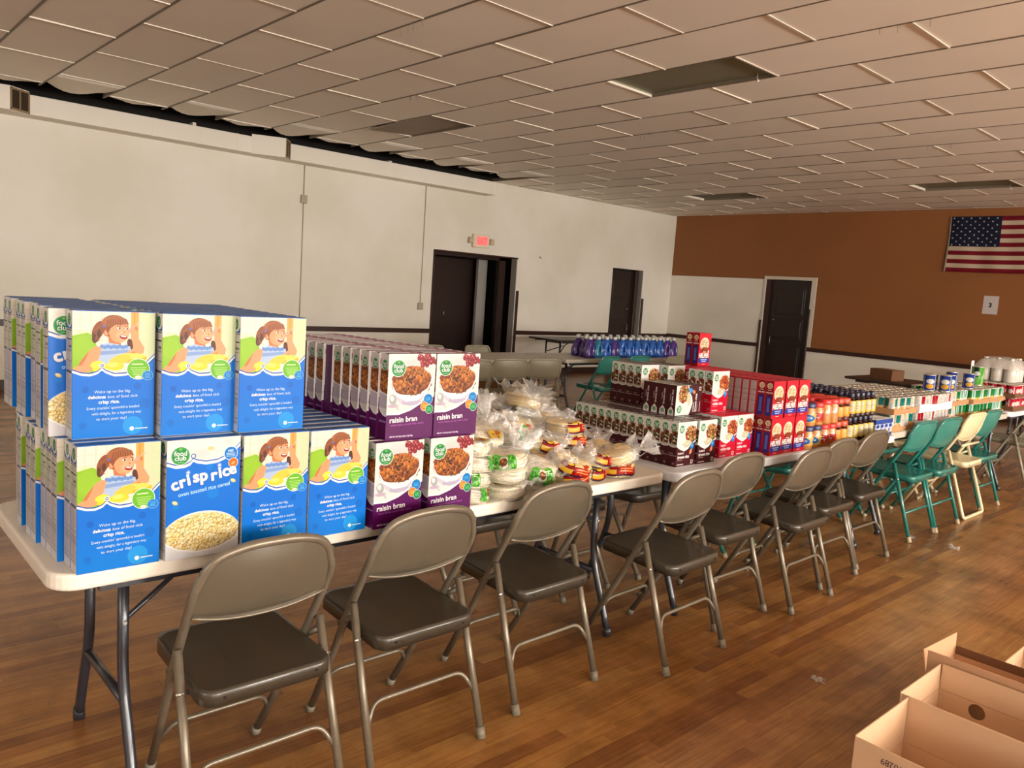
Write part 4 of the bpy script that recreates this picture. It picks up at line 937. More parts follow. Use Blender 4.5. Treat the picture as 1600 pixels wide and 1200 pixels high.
# crisp rice: bottom layer four columns, top layer three; rows run back from the front edge
fy = [.498, .702, .902, 1.098]
COLN = ['leftmost column', 'second column', 'third column', 'fourth column']
h = .3195
rowx = [-2.078-.0590*i for i in range(12)]
for c in range(4):
    for r in range(12):
        x = rowx[r]+(.0, .012, .018, .024)[c]; y = fy[c]+.0965
        if c == 0 and r > 0: y -= R_.choice((0, .004, .012, .02, .03)) - .004
        if r: y += R_.uniform(-.001, .001)
        p = crispF if (c == 1 and r == 0) else crispB
        if c == 1 and r == 0: lab = 'crisp rice cereal box showing its bowl front, bottom layer, between blue backs'
        else: lab = 'blue crisp rice cereal box, bottom layer, %s, %s' % (COLN[c], 'at the front' if r == 0 else ords(r)+' from the front')
        place(p, x, y, TH, lab, 'cereal box', 'crisp rice cereal boxes')
ty = [.505, .705, .898]
for c in range(3):
    for r in range(11):
        x = rowx[r]-.075+(.0, .030, .058)[c]; y = ty[c]+.0965
        if c == 0 and r > 0: y -= R_.choice((0, .01, .018, .03))
        if c == 0 and r == 1: y -= .02
        p = crispF if (c == 0 and r == 1) else crispB
        lab = 'blue crisp rice cereal box, top layer, %s, %s' % (COLN[c], 'at the front' if r == 0 else ords(r)+' from the front')
        if p is crispF: lab = 'crisp rice cereal box turned front outward, top layer, just behind the leftmost front box'
        place(p, x, y, TH+h, lab, 'cereal box', 'crisp rice cereal boxes')
# raisin bran: two columns, two layers
for lay in range(2):
    for c in range(2):
        for r in range(16 if lay else 15):
            x = -2.030-.0475*r-.022*lay+.004*c; y = (1.307+.088, 1.510+.086)[c]-.015*lay*0
            if lay: y += (.045, .024)[c]-.0055*r
            else: y -= .003*r*0
            if lay and c == 0: y -= 0
            p = raisinR if (lay and c == 0 and r in (6, 9)) else raisinP
            lab = 'purple raisin bran box, %s layer, %s column, %s' % (('bottom', 'top')[lay], ('left', 'right')[c], 'at the front' if r == 0 else ords(r)+' from the front')
            if p is raisinR: lab = 'raisin bran box with a plain purple side, top layer, left column, '+ords(r)+' from the front'
            place(p, x, y+R_.uniform(-.001, .001), TH+.2695*lay, lab, 'cereal box', 'raisin bran boxes')
# brown rice
g = 'instant brown rice boxes'
for c in range(2):
    for r in range(13):
        place(brownP, -2.138-.0495*r+(.006*c), 3.062+.158*c, TH, 'brown rice box, bottom layer, %s column, %s' % (('left', 'right')[c], 'at the front' if r == 0 else ords(r)+' from the front'), 'rice box', g)
g2 = 'instant white rice boxes'
for c in range(2):
    for r in range(12):
        place(whiteP, -2.165-.0495*r, 3.452+.149*c, TH, 'red instant white rice box, bottom layer, %s column, %s' % (('left', 'right')[c], 'at the front' if r == 0 else ords(r)+' from the front'), 'rice box', g2)
z2 = TH+.2115
for r in range(4):      # lying on their long sides, tops to the left
    place(brownP, -2.265-.0495*r, 3.335, z2+.0725, 'brown rice box lying on its side in the middle layer, %s from the front' % ords(r), 'rice box', g, rx=PI/2)
for r in range(4): place(brownP, -2.565-.0505*r, 3.230+.072+.0, z2, 'upright brown rice box, middle layer at the back left, %s of that row' % ords(r), 'rice box', g)
for r in range(6): place(brownP, -2.512-.0505*r, 3.455+.0, z2, 'upright brown rice box behind the lying ones, %s from the front' % ords(r), 'rice box', g) if r < 4 else None
for r in range(3): place(whiteP, -2.262-.051*r, 3.492, z2, 'red white-rice box standing right of the lying brown ones, %s from the front' % ords(r), 'rice box', g2)
# hamburger helper
g = 'red dinner kit boxes'
hy = [3.765, 3.886, 4.007]
for lay in range(2):
    for c in range(3):
        for r in range(15):
            if lay == 0 and 2 < r < 13 and c == 1 and False: continue
            x = -2.076-.0455*r - (.0 if c != 1 else .004); y = hy[c]
            if lay and c == 0: y = hy[c]-.018-.004*(r > 1)
            p = helpQ if (lay and c == 0 and 2 <= r <= 6) else helpP
            place(p, x, y, TH+.1935*lay, 'red dinner kit box, %s layer, %s column, %s' % (('bottom', 'top')[lay], ('left', 'middle', 'right')[c], 'at the front' if r == 0 else ords(r)+' from the front'), 'dinner box', g)
for r in range(2): place(helpP, -2.72-.047*r, 4.0, TH+.387, 'red dinner kit box standing alone high on the pile, %s one' % ('front', 'rear')[r], 'dinner box', g)
# ---------------------------------------------------------------- tortilla bags
def film(name, tint, al):
    m = bpy.data.materials.new(name); m.use_nodes = True; nt = m.node_tree; N = nt.nodes; L = nt.links; N.remove(N['Principled BSDF'])
    tr = N.new('ShaderNodeBsdfTransparent'); gl = N.new('ShaderNodeBsdfGlossy'); df = N.new('ShaderNodeBsdfDiffuse'); m1 = N.new('ShaderNodeMixShader'); m2 = N.new('ShaderNodeMixShader')
    gl.inputs['Roughness'].default_value = .12; df.inputs[0].default_value = tint+(1,); gl.inputs[0].default_value = (1, 1, 1, 1)
    lw = N.new('ShaderNodeLayerWeight'); lw.inputs[0].default_value = .35; mr = N.new('ShaderNodeMapRange'); mr.inputs[3].default_value = .08; mr.inputs[4].default_value = .6
    L.new(lw.outputs['Facing'], mr.inputs[0]); L.new(mr.outputs[0], m2.inputs[0])
    tc = N.new('ShaderNodeTexCoord'); no = N.new('ShaderNodeTexNoise'); no.inputs['Scale'].default_value = 45; no.inputs['Detail'].default_value = 3; L.new(tc.outputs['Object'], no.inputs[0])
    bp = N.new('ShaderNodeBump'); bp.inputs['Strength'].default_value = 1.; bp.inputs['Distance'].default_value = .02; L.new(no.outputs[0], bp.inputs['Height']); L.new(bp.outputs[0], gl.inputs['Normal'])
    m1.inputs[0].default_value = al; L.new(tr.outputs[0], m1.inputs[1]); L.new(df.outputs[0], m1.inputs[2]); L.new(m1.outputs[0], m2.inputs[1]); L.new(gl.outputs[0], m2.inputs[2])
    L.new(m2.outputs[0], N['Material Output'].inputs[0]); return m
M_film = film('clear_bag_film', (.85, .85, .82), .14)
M_ruff = film('crumpled_film', (.9, .9, .88), .20)
M_flour = mat('flour_tortilla', (244, 230, 200), .7, var=.12, scale=26); M_corn = mat('corn_tortilla', (240, 212, 142), .7, var=.12, scale=26)
stack_tone_ = 1
def stack_tone(m):
    # random value per tortilla puts the dark gaps of a stack into colour
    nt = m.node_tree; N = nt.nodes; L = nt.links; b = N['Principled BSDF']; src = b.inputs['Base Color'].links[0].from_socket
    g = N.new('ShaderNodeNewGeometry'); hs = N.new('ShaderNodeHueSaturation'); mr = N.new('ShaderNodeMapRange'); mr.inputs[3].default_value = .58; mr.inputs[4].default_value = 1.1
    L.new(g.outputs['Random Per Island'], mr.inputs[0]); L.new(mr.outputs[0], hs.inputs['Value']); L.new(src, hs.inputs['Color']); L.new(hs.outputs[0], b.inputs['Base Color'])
stack_tone(M_flour); stack_tone(M_corn)
def lab_img(kind):
    c = Cv(160, 60, 2, (150, 26, 28))
    if kind == 'corn':
        c.rect(0, 160, 0, 22, (238, 214, 160)); c.poly([(0, 6), (60, 0), (60, 22), (0, 26)], (92, 24, 34)); c.ell(40, 12, 18, 8, (236, 196, 50)); c.rect(66, 150, 24, 50, (190, 44, 26)); c.poly([(100, 4), (150, 0), (156, 20), (104, 22)], (196, 60, 30))
        for i in range(2): c.rect(72, 144-i*8, 29+i*9, 33+i*9, (240, 160, 90))
        c.rect(0, 160, 54, 60, (64, 40, 60)); c.rect(0, 56, 34, 50, (228, 184, 50))
    elif kind == 'green':
        c = Cv(160, 60, 2, (110, 206, 76)); c.ell(80, 30, 36, 26, (240, 236, 214)); c.ell(80, 32, 24, 14, (120, 70, 40)); c.ell(74, 28, 9, 6, (196, 120, 60)); c.blobs(60, 130, 30, 26, 24, 7, [(60, 150, 50), (96, 190, 70), (130, 210, 90)])
        c.blobs(30, 30, 30, 24, 24, 7, [(70, 160, 56), (130, 214, 96)])
    else:
        c = Cv(160, 60, 2, (240, 196, 84)); c.ell(66, 30, 22, 18, (70, 40, 24)); c.ell(66, 30, 14, 12, (240, 206, 110)); c.ell(112, 32, 22, 12, (190, 110, 50)); c.rect(0, 160, 52, 60, (240, 236, 220))
    return imat('tortilla_label_'+kind, c.img('tl_'+kind), .25)
LB = {k: lab_img(k) for k in ('corn', 'green', 'yellow')}
def make_pack(kind, seed, R=.078):
    rr = random.Random(seed); t = empty('tortilla_bag'); n = 11; T_ = .0044; ht = n*T_
    mb = MB(); seg = 22; lift = [rr.uniform(-.4, .4), rr.uniform(0, 6.28)]
    for k in range(n):
        cx, cy = rr.uniform(-.006, .006), rr.uniform(-.006, .006); z = .003+k*T_; ph = rr.uniform(0, 6.28); ra = R*(.97+.04*rr.random())
        def zz(a, q): return .006*q*math.sin(2*a+lift[1])*(k/n) + .0011*q*math.sin(5*a+ph)
        c0 = len(mb.v)
        for (q, dz) in ((.15, 0), (.96, 0), (1, T_*.35), (.965, T_*.7), (.15, T_*.8)):
            for j in range(seg): a = 2*PI*j/seg; mb.v.append((cx+ra*q*math.cos(a), cy+ra*q*math.sin(a), z+dz+zz(a, q)))
        for b in range(4):
            for j in range(seg): mb.face((c0+b*seg+j, c0+b*seg+(j+1) % seg, c0+(b+1)*seg+(j+1) % seg, c0+(b+1)*seg+j), 0, None, True)
        mb.face([c0+4*seg+j for j in range(seg)]); mb.face([c0+j for j in range(seg)][::-1])
    mb.build('tortillas', [M_corn if kind == 'corn' else M_flour], t)
    # clear film hugging the stack, gathered into a tail at -x
    mb = MB(); seg = 30; prof = [(.3, .0002), (1.0, .0006), (1.06, .012), (1.08, ht*.5), (1.05, ht*.9), (.96, ht+.006), (.5, ht+.009), (.02, ht+.010)]
    for i, (q, z) in enumerate(prof):
        for j in range(seg):
            a = 2*PI*j/seg; k = .004*math.sin(9*a+i*1.7+seed)*(.4 if i < 2 or i > 5 else 1)+rr.uniform(-.0015, .0015)
            pull = .02*max(0, -math.cos(a))**3 if 1 <= i <= 5 else 0
            mb.v.append(((R*q+k+pull)*math.cos(a), (R*q+k+pull)*math.sin(a), z+rr.uniform(-.0008, .0008)+(.0 if i < 2 else .003*math.sin(5*a+seed))))
    for i in range(len(prof)-1):
        for j in range(seg): mb.face((i*seg+j, i*seg+(j+1) % seg, (i+1)*seg+(j+1) % seg, (i+1)*seg+j), 0, None, True)
    mb.build('bag', [M_film], t)
    # ruffled neck of the bag
    mb = MB(); nf = 16; L_ = .10+.035*rr.random(); az = rr.uniform(.2, .95)
    ax_ = Vector((-math.cos(az), rr.uniform(-.35, .35), math.sin(az))).normalized(); s1 = ax_.cross(Vector((0, 0, 1))).normalized(); s2 = ax_.cross(s1)
    base = Vector((-R*1.02, 0, ht*.55))
    for i in range(6):
        f = i/5; rad = (.026, .009, .012, .032, .050, .060)[i]
        for j in range(nf*2):
            a = PI*j/nf; rd = rad*(1+(.28*f)*(1 if j % 2 else -1)+.25*f*math.sin(2*a+seed)+rr.uniform(-.16, .16)*f)
            p = base+ax_*(L_*f+rr.uniform(-.008, .008)*f)+s1*rd*math.cos(a)+s2*rd*math.sin(a)*.8; mb.v.append(tuple(p))
    for i in range(5):
        for j in range(nf*2): mb.face((i*nf*2+j, i*nf*2+(j+1) % (nf*2), (i+1)*nf*2+(j+1) % (nf*2), (i+1)*nf*2+j), 0)
    mb.build('gathered_neck', [M_ruff], t)
    # slack film standing off one side
    mb = MB(); n3 = 7; a_ = rr.uniform(1.2, 2.2)*rr.choice((-1, 1)); ca, sa = math.cos(a_), math.sin(a_); ln = .05+.03*rr.random()
    for i in range(n3+1):
        for j in range(n3+1):
            u, v = i/n3, j/n3-.5; q = R*.85+ln*u; w_ = .11*v*(1+.3*u)
            mb.v.append((ca*q-sa*w_+rr.uniform(-.006, .006)*u, sa*q+ca*w_+rr.uniform(-.006, .006)*u, ht+.004+.045*u*(.6+.8*abs(math.sin(7*v+seed)))-.02*u*u+rr.uniform(-.007, .007)*u))
    for i in range(n3):
        for j in range(n3): a = i*(n3+1)+j; mb.face((a, a+1, a+n3+2, a+n3+1), 0)
    mb.build('slack_film', [M_ruff], t)
    # printed band on the front edge and part of the top
    a0, a1 = (-1.0, .95) if kind != 'green' else (-.55, .6); off = rr.uniform(-.35, .35); mb = MB(); n2 = 12
    rows = [(1.10, ht*.30), (1.10, ht*.6), (1.065, ht*.98), (.93, ht+.0095), (.74, ht+.0115)] if kind != 'flour' else [(.95, ht+.011), (.2, ht+.013)]
    for i, (q, z) in enumerate(rows):
        for j in range(n2+1):
            a = a0+(a1-a0)*j/n2+off; mb.v.append((R*q*math.cos(a)*1.01, R*q*math.sin(a)*1.01, z+.003*math.sin(5*a+seed)))
    for i in range(len(rows)-1):
        for j in range(n2):
            v0, v1 = i/(len(rows)-1), (i+1)/(len(rows)-1); mb.face((i*(n2+1)+j, i*(n2+1)+j+1, (i+1)*(n2+1)+j+1, (i+1)*(n2+1)+j), 0, [(j/n2, v0), ((j+1)/n2, v0), ((j+1)/n2, v1), (j/n2, v1)], True)
    o = mb.build('printed_band', [LB['corn' if kind == 'corn' else ('green' if kind == 'green' else 'yellow')]], t)
    return t
packs = {k: [Proto(make_pack(k, s_)) for s_ in ss] for k, ss in dict(corn=(1, 2, 3), green=(4, 5), flour=(6, 7)).items()}
tr = random.Random(4); PH = .0545
def bag(kind, x, y, z, rz, lab, tilt=(0, 0)):
    p = tr.choice(packs[kind]); o = p.get(); o.location = (x, y, z); o.rotation_euler = (tilt[0], tilt[1], math.radians(rz)); return tag(o, lab, 'tortilla bag', 'tortilla bags heaped on the table')
cols = []   # x row (front to back), y column, layers, kind
YC = [1.785, 1.952, 2.12, 2.287, 2.455, 2.615]
XR = [-2.142, -2.312, -2.484, -2.660]
LAY = {0: [4, 3, 2, 2, 2, 2], 1: [5, 4, 4, 3, 4, 2], 2: [6, 5, 4, 4, 4, 3], 3: [6, 5, 5, 4, 4, 3]}
RN = ['front row', 'second row', 'third row', 'rear row']; CN = [ORD[i]+' pile from the left' for i in range(6)]
for r in range(4):
    for c in range(6):
        n = LAY[r][c]; kx = XR[r]+(c % 2)*.02+(-.03 if (r == 0 and c > 3) else 0); ky = YC[c]+tr.uniform(-.008, .008)
        for k in range(n):
            if c < 3: kind = tr.choice(('green', 'flour')) if not (c == 2 and k < 2 and r == 0) else 'green'
            else: kind = 'corn'
            if c == 0 and k == n-1: kind = 'flour'
            dirz = tr.uniform(-38, 38) if kind == 'corn' else tr.uniform(-60, 60)
            if c == 5 and r < 2: dirz = 215+tr.uniform(-20, 20) if k == n-1 else dirz
            pos = 'alone' if n == 1 else ('on top' if k == n-1 else ('at the bottom' if k == 0 else ORD[k]+' from the bottom'))
            col = {'corn': 'yellow corn tortillas with red print', 'green': 'white tortillas with green print', 'flour': 'white tortillas with yellow print'}[kind]
            bag(kind, kx+tr.uniform(-.008, .008), ky+tr.uniform(-.006, .006), TH+.001+PH*k, dirz, '%s bag, %s, %s, %s' % (col.split(' with')[0].replace('tortillas', 'tortilla'), RN[r], CN[c], pos), (tr.uniform(-.24, .24), tr.uniform(-.08, .30)) if k == n-1 else (tr.uniform(-.10, .10), tr.uniform(-.05, .12)))
bag('corn', -2.50, 2.36, TH+PH*4+.03, 160, 'corn tortilla bag tipped up on the very top of the heap', (.25, .22))

# ---------------------------------------------------------------- jars, bottles, cans
M_pb = mat('peanut_butter', (186, 122, 62), .22, coat=.5, var=.05); M_bl = mat('navy_lid', (30, 36, 84), .35); M_rl = mat('red_lid', (206, 34, 34), .35); M_ol = mat('orange_lid', (224, 74, 40), .35)
M_syr = mat('dark_syrup', (44, 20, 16), .12, coat=.6); M_cap = mat('navy_cap', (24, 24, 52), .35); M_jelly = mat('dark_jelly', (92, 34, 20), .15, coat=.6)
def lab_jar(kind):
    c = Cv(290, 70, 2, (220, 150, 60))
    for o_ in (0, 145):
        if kind == 'blue': c.rect(o_, o_+145, 0, 70, (236, 196, 110)); c.ell(o_+72, 36, 62, 30, (24, 110, 190)); c.ell(o_+72, 36, 40, 18, (70, 160, 220)); c.rect(o_+30, o_+114, 28, 42, (210, 232, 244)); c.rect(o_+40, o_+104, 32, 38, (40, 120, 190))
        if kind == 'red': c.rect(o_, o_+145, 0, 70, (196, 40, 44)); c.text('Creamy', o_+72, 44, 30, (250, 236, 220), bold=1, width=96); c.rect(o_+40, o_+104, 12, 20, (246, 226, 190)); c.rect(o_+10, o_+134, 56, 62, (232, 160, 70))
        if kind == 'yellow': c.rect(o_, o_+145, 0, 70, (236, 200, 84)); c.rect(o_+6, o_+66, 6, 62, (240, 206, 100)); c.ell(o_+36, 24, 20, 12, (222, 110, 50)); c.ell(o_+40, 50, 16, 10, (150, 60, 30)); nutrition(c, o_+80, o_+136, 8, 60, base=(244, 232, 190))
        if kind == 'orange': c.rect(o_, o_+145, 0, 70, (232, 160, 70)); c.ell(o_+60, 26, 34, 16, (240, 226, 190)); c.ell(o_+60, 50, 30, 14, (180, 60, 40)); c.rect(o_+100, o_+140, 8, 60, (240, 190, 100))
    return imat('jar_label_'+kind, c.img('jl_'+kind), .3)
JL = {k: lab_jar(k) for k in ('blue', 'red', 'yellow', 'orange')}
def make_jar(name, R, H, body, lid, lab, lh=.024, neck=.82, l0=.22, l1=.68, capR=None):
    capR = capR or R*.93
    hb = H-lh; prof = [(R*.8, 0), (R*.96, .004), (R, .012), (R, hb*l0), (R*1.004, hb*l0+.0005), (R*1.004, hb*l1), (R, hb*l1+.0005), (R, hb*.80), (R*neck, hb*.96), (R*neck, hb)]
    mb = MB().lathe(prof, 0, 22, mfun=lambda i: 1 if i == 4 else 0, uvz=(hb*l0, hb*l1)); o = mb.build(name, [body, lab])
    MB().lathe([(capR*.98, hb-.003), (capR, hb), (capR, H-.003), (capR*.93, H)], 0, 22).build('lid', [lid], o); return o
jars = {}
jars['blue'] = Proto(make_jar('peanut_butter_jar', .041, .128, M_pb, M_bl, JL['blue'])); jars['red'] = Proto(make_jar('peanut_butter_jar', .041, .128, M_pb, M_rl, JL['red']))
jars['plain'] = Proto(make_jar('peanut_butter_jar', .041, .140, M_pb, M_rl, M_pb)); jars['jelly'] = Proto(make_jar('jelly_jar', .037, .132, M_jelly, M_ol, JL['orange'], l0=.25, l1=.8))
jars['syrup'] = Proto(make_jar('syrup_bottle', .031, .145, M_syr, M_cap, JL['yellow'], lh=.022, neck=.5, l0=.2, l1=.82, capR=.019))
def lab_can(kind):
    c = Cv(240, 110, 1.6, (240, 236, 224))
    for o_ in (0, 80, 160):
        if kind == 'teal': c.rect(o_, o_+80, 0, 110, (238, 226, 196)); c.rect(o_+4, o_+40, 0, 58, (16, 128, 124)); c.ell(o_+22, 78, 20, 18, (232, 164, 84)); nutrition(c, o_+48, o_+76, 30, 96)
        if kind == 'red': c.rect(o_+4, o_+36, 0, 80, (180, 16, 44)); nutrition(c, o_+46, o_+74, 20, 96)
        if kind == 'green': c.rect(o_, o_+44, 0, 64, (28, 134, 66)); c.rect(o_, o_+44, 64, 76, (236, 200, 60)); c.ell(o_+22, 84, 20, 16, (240, 206, 70)); c.rect(o_+50, o_+66, 0, 60, (100, 196, 180)); nutrition(c, o_+50, o_+76, 64, 100)
        if kind == 'blue': c.rect(o_, o_+80, 0, 110, (44, 76, 156)); c.ell(o_+40, 44, 28, 18, (236, 236, 230)); c.ell(o_+40, 82, 26, 18, (224, 170, 60)); c.rect(o_+74, o_+80, 0, 110, (200, 206, 220))
        if kind == 'lime': c.rect(o_, o_+80, 0, 110, (120, 190, 90)); c.rect(o_, o_+30, 0, 60, (30, 60, 70)); c.ell(o_+20, 40, 20, 14, (240, 240, 236)); c.line([(o_+40, 108), (o_+60, 4)], 8, (70, 150, 60)); c.line([(o_+55, 108), (o_+72, 4)], 5, (200, 226, 150))
        if kind == 'crimson': c.rect(o_, o_+80, 0, 110, (196, 30, 60)); c.ell(o_+40, 50, 22, 22, (240, 226, 220)); c.rect(o_+66, o_+76, 10, 100, (236, 226, 220))
    return imat('can_label_'+kind, c.img('cl_'+kind), .35)
M_tin = mat('bright_tin', (236, 234, 226), .3, 1)
def make_can(kind, R=.0365, H=.108):
    prof = [(R, 0), (R, .003), (R*.97, .004), (R*.97, H-.004), (R, H-.003), (R, H), (R*.93, H), (R*.92, H-.004), (R*.4, H-.003)]
    return MB().lathe(prof, 0, 18, mfun=lambda i: 1 if i == 2 else 0, uvz=(.004, H-.004)).build('food_can', [M_tin, lab_can(kind)])
cans = {k: Proto(make_can(k)) for k in ('teal', 'red', 'green', 'crimson')}
cans['blue'] = Proto(make_can('blue', .043, .118)); cans['lime'] = Proto(make_can('lime', .05, .155))
def put(p, x, y, z, lab, cat, group, rz=None):
    o = p.get(); o.location = (x, y, z); o.rotation_euler = (0, 0, math.radians(R_.uniform(-40, 40) if rz is None else rz)); return tag(o, lab, cat, group)
# jars two high, rows running back
layer = ['lower', 'upper']
for r in range(3):
    for lay in range(2):
        for k, (y, kind) in enumerate(((4.125, 'blue'), (4.215, 'blue'), (4.305, 'red'), (4.392, 'red'))):
            if lay == 1 and k == 0 and r == 0: kd = 'blue'
            elif lay == 1: kd = ('blue', 'red', 'plain', 'plain')[k]
            else: kd = kind
            zz = TH+(.1285 if lay else 0); H_ = 0
            x = -2.078-.086*r
            nm = {'blue': 'navy-lidded peanut butter jar', 'red': 'red-lidded peanut butter jar', 'plain': 'tall red-lidded peanut butter jar'}[kd]
            put(jars[kd], x, y+(.0 if lay else 0), zz, '%s, %s layer, %s of four along, %s' % (nm, layer[lay], ORD[k], 'front row' if r == 0 else ORD[r]+' row back'), 'jar', 'peanut butter jars', R_.uniform(-14, 14)+ (0))
for r in range(3):
    for lay in range(2):
        for k, y in enumerate((4.478, 4.556)):
            put(jars['jelly'], -2.085-.0775*r, y, TH+.1325*lay, 'orange-lidded dark jar, %s layer, %s one, %s' % (layer[lay], ('left', 'right')[k], 'front row' if r == 0 else ORD[r]+' row back'), 'jar', 'orange-lidded jars', R_.uniform(-10, 10))
for r in range(10):
    for lay in range(2):
        for k in range(5):
            put(jars['syrup'], -2.08-.0655*r, 4.632+k*.0685, TH+.1455*lay, 'dark bottle with yellow label, %s layer, %s from the left, %s' % (layer[lay], ORD[k], 'front row' if r == 0 else ORD[r]+' row back'), 'bottle', 'yellow-label bottles', R_.uniform(-20, 20)) if (r < 2 or lay or k in (0, 4)) else None
for r in range(6):
    for lay in range(2):
        for k in range(8):
            if lay or r == 0 or k == 7: put(jars['syrup'], -2.352-.0665*r, 4.105+k*.0675, TH+.1455*lay, 'dark bottle behind the jars, %s layer, %s from the left, %s row back' % (layer[lay], ORD[k], ORD[r]), 'bottle', 'bottles behind the jars', R_.uniform(-20, 20))
# small blue and white cartons right of the bottles
def paint_milk():
    c = Cv(60, 110, 3, (220, 226, 238)); c.rect(0, 60, 0, 30, (50, 88, 170)); c.ell(30, 44, 24, 12, (40, 80, 170)); c.rect(0, 60, 88, 110, (44, 84, 168)); c.ell(38, 74, 14, 10, (230, 214, 180)); c.rect(6, 24, 60, 82, (60, 100, 180)); return imat('blue_carton', c.img('milk'), .35)
milkP = Proto(carton('drink_carton', .060, .075, .108, [paint_milk()]*3+[M_wcard], M_wcard))
for k in range(4):
    for r in range(3): put(milkP, -2.10-.078*r, 5.012+k*.0625, TH, 'small blue and white carton, %s from the left, %s row' % (ORD[k], ORD[r]), 'carton', 'small blue and white cartons', 0)
# trays of cans
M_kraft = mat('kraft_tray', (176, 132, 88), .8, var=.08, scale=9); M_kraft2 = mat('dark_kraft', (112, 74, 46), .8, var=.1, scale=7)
M_wrap = film('white_shrink_film', (.96, .94, .95), .10); M_wtray = mat('white_tray', (236, 232, 232), .6)
tray_cache = {}
def tray(nx, ny, x, y, z, kind, m, mkey, lab, ncan=None, hid=False, hw_=.040, P=.0735):
    """tray whose front-left corner is at x (front), y (left); cans nx deep, ny along"""
    W_, D_ = ny*P+.006, nx*P+.006; key = (nx, ny, mkey)
    if key not in tray_cache:
        t = empty('can_tray'); e_ = .002
        MB().box(-D_, 0, 0, W_, 0, e_).build('tray_floor', [m], t)
        for nm, b in (('tray_front', (-e_, 0)), ('tray_back', (-D_, -D_+e_))):
            mb = MB(); mb.outline([(0, .002), (W_, .002), (W_, hw_*1.0), (W_-.02, hw_), (W_*.5, hw_*.8), (.02, hw_), (0, hw_)], b[0], b[1], 0, 'x'); mb.build(nm, [m], t)
        for nm, b in (('tray_end', (0, e_)), ('tray_end', (W_-e_, W_))):
            MB().box(-D_+e_, -e_, b[0], b[1], e_, hw_).build(nm, [m], t)
        tray_cache[key] = Proto(t)
    t = tray_cache[key].get(); t.location = (x, y, z); tag(t, lab, 'tray', 'cardboard can trays')
    return t
CANN = {'teal': 'teal and cream can', 'red': 'red and white can', 'green': 'green and yellow can', 'crimson': 'crimson can'}
counts = {}
P = .0735
def fill(x, y, z, nx, ny, kind, where, rows=None, step=P):
    for r in range(nx):
        if rows is not None and r >= rows and True: 
            continue
        for k in range(ny):
            counts[kind] = counts.get(kind, 0)+1
            put(cans[kind], x-.003-P*(r+.5), y+.003+P*(k+.5), z+.0025, '%s, %s, %s from the left, %s' % (CANN[kind], where, ORD[k], 'front row' if r == 0 else ORD[r]+' row back'), 'can', CANN[kind]+'s in trays', R_.uniform(0, 360))
hT = .112
for lay in range(2):
    z = TH+lay*(hT+.001); w_ = ('lower', 'upper')[lay]
    y0 = 5.325 - (.0 if lay == 0 else .0)
    if lay == 0:
        tray(4, 5, -2.10, y0, z, 'teal', M_kraft, 'k45', 'kraft tray of teal cans, lower layer at the front'); fill(-2.10, y0, z, 4, 5, 'teal', 'lower front tray', 1)
        tray(4, 5, -2.405, y0, z, 'teal', M_kraft, 'k45', 'kraft tray behind the lower front tray of teal cans'); fill(-2.405, y0, z, 4, 5, 'teal', 'lower rear tray', 0)
    else:
        tray(4, 2, -2.115, y0-.165, z, 'teal', M_kraft, 'k42', 'short kraft tray jutting left above the small cartons, upper layer') if False else None
        tray(4, 5, -2.10, y0, z, 'teal', M_kraft, 'k45', 'kraft tray of teal cans, upper layer at the front'); fill(-2.10, y0, z, 4, 5, 'teal', 'upper front tray')
        tray(4, 5, -2.405, y0, z, 'teal', M_kraft, 'k45', 'kraft tray of teal cans, upper layer at the back'); fill(-2.405, y0, z, 4, 5, 'teal', 'upper rear tray')
# cans stacked in the space behind the small cartons
for lay in range(2):
    tray(6, 3, -2.36, 5.085, TH+lay*(hT+.001), 'green', M_kraft, 'k63', 'kraft tray of green cans behind the small cartons, %s layer' % ('lower', 'upper')[lay]); fill(-2.36, 5.085, TH+lay*(hT+.001), 6, 3, 'green', '%s tray behind small cartons' % ('lower', 'upper')[lay], 6 if lay else 1)
# white cases
for lay in range(2):
    z = TH+lay*(hT+.001)
    for (k, xo) in ((0, -2.085), (1, -2.39)):
        t = tray(4, 8, xo, 5.712, z, 'red', M_wtray, 'w48', 'white case of red and white cans, %s layer, %s' % (('lower', 'upper')[lay], ('front', 'back')[k]), hw_=.056)
        fill(xo, 5.712, z, 4, 8, 'red', '%s %s case' % (('lower', 'upper')[lay], ('front', 'back')[k]), (4 if lay else (1 if k == 0 else 0)))
# green cans in kraft trays on the right
for lay in range(2):
    z = TH+lay*(hT+.001)
    for j, (y0, ny) in enumerate(((6.60, 3), (6.835, 5), (7.215, 5))):
        xo = -2.14+(.03 if j else 0)
        nm = ('left', 'middle', 'right')[j]
        tray(5, ny, xo, y0, z, 'green', M_kraft, 'g5%d' % ny, 'kraft tray of green cans, %s layer, %s of three' % (('lower', 'upper')[lay], nm)); fill(xo, y0, z, 5, ny, 'green', '%s %s tray' % (('lower', 'upper')[lay], nm), 5 if lay else 1)
tray(3, 3, -2.125, 6.333, TH, 'teal', M_kraft, 'k33', 'small kraft tray of teal cans between the white cases and the green cans'); fill(-2.125, 6.333, TH, 3, 3, 'teal', 'small lower tray', 1)
tray(3, 3, -2.125, 6.333, TH+hT+.001, 'teal', M_kraft, 'k33', 'small kraft tray on another between the white cases and green cans'); fill(-2.125, 6.333, TH+hT+.001, 3, 3, 'teal', 'small upper tray', 3)
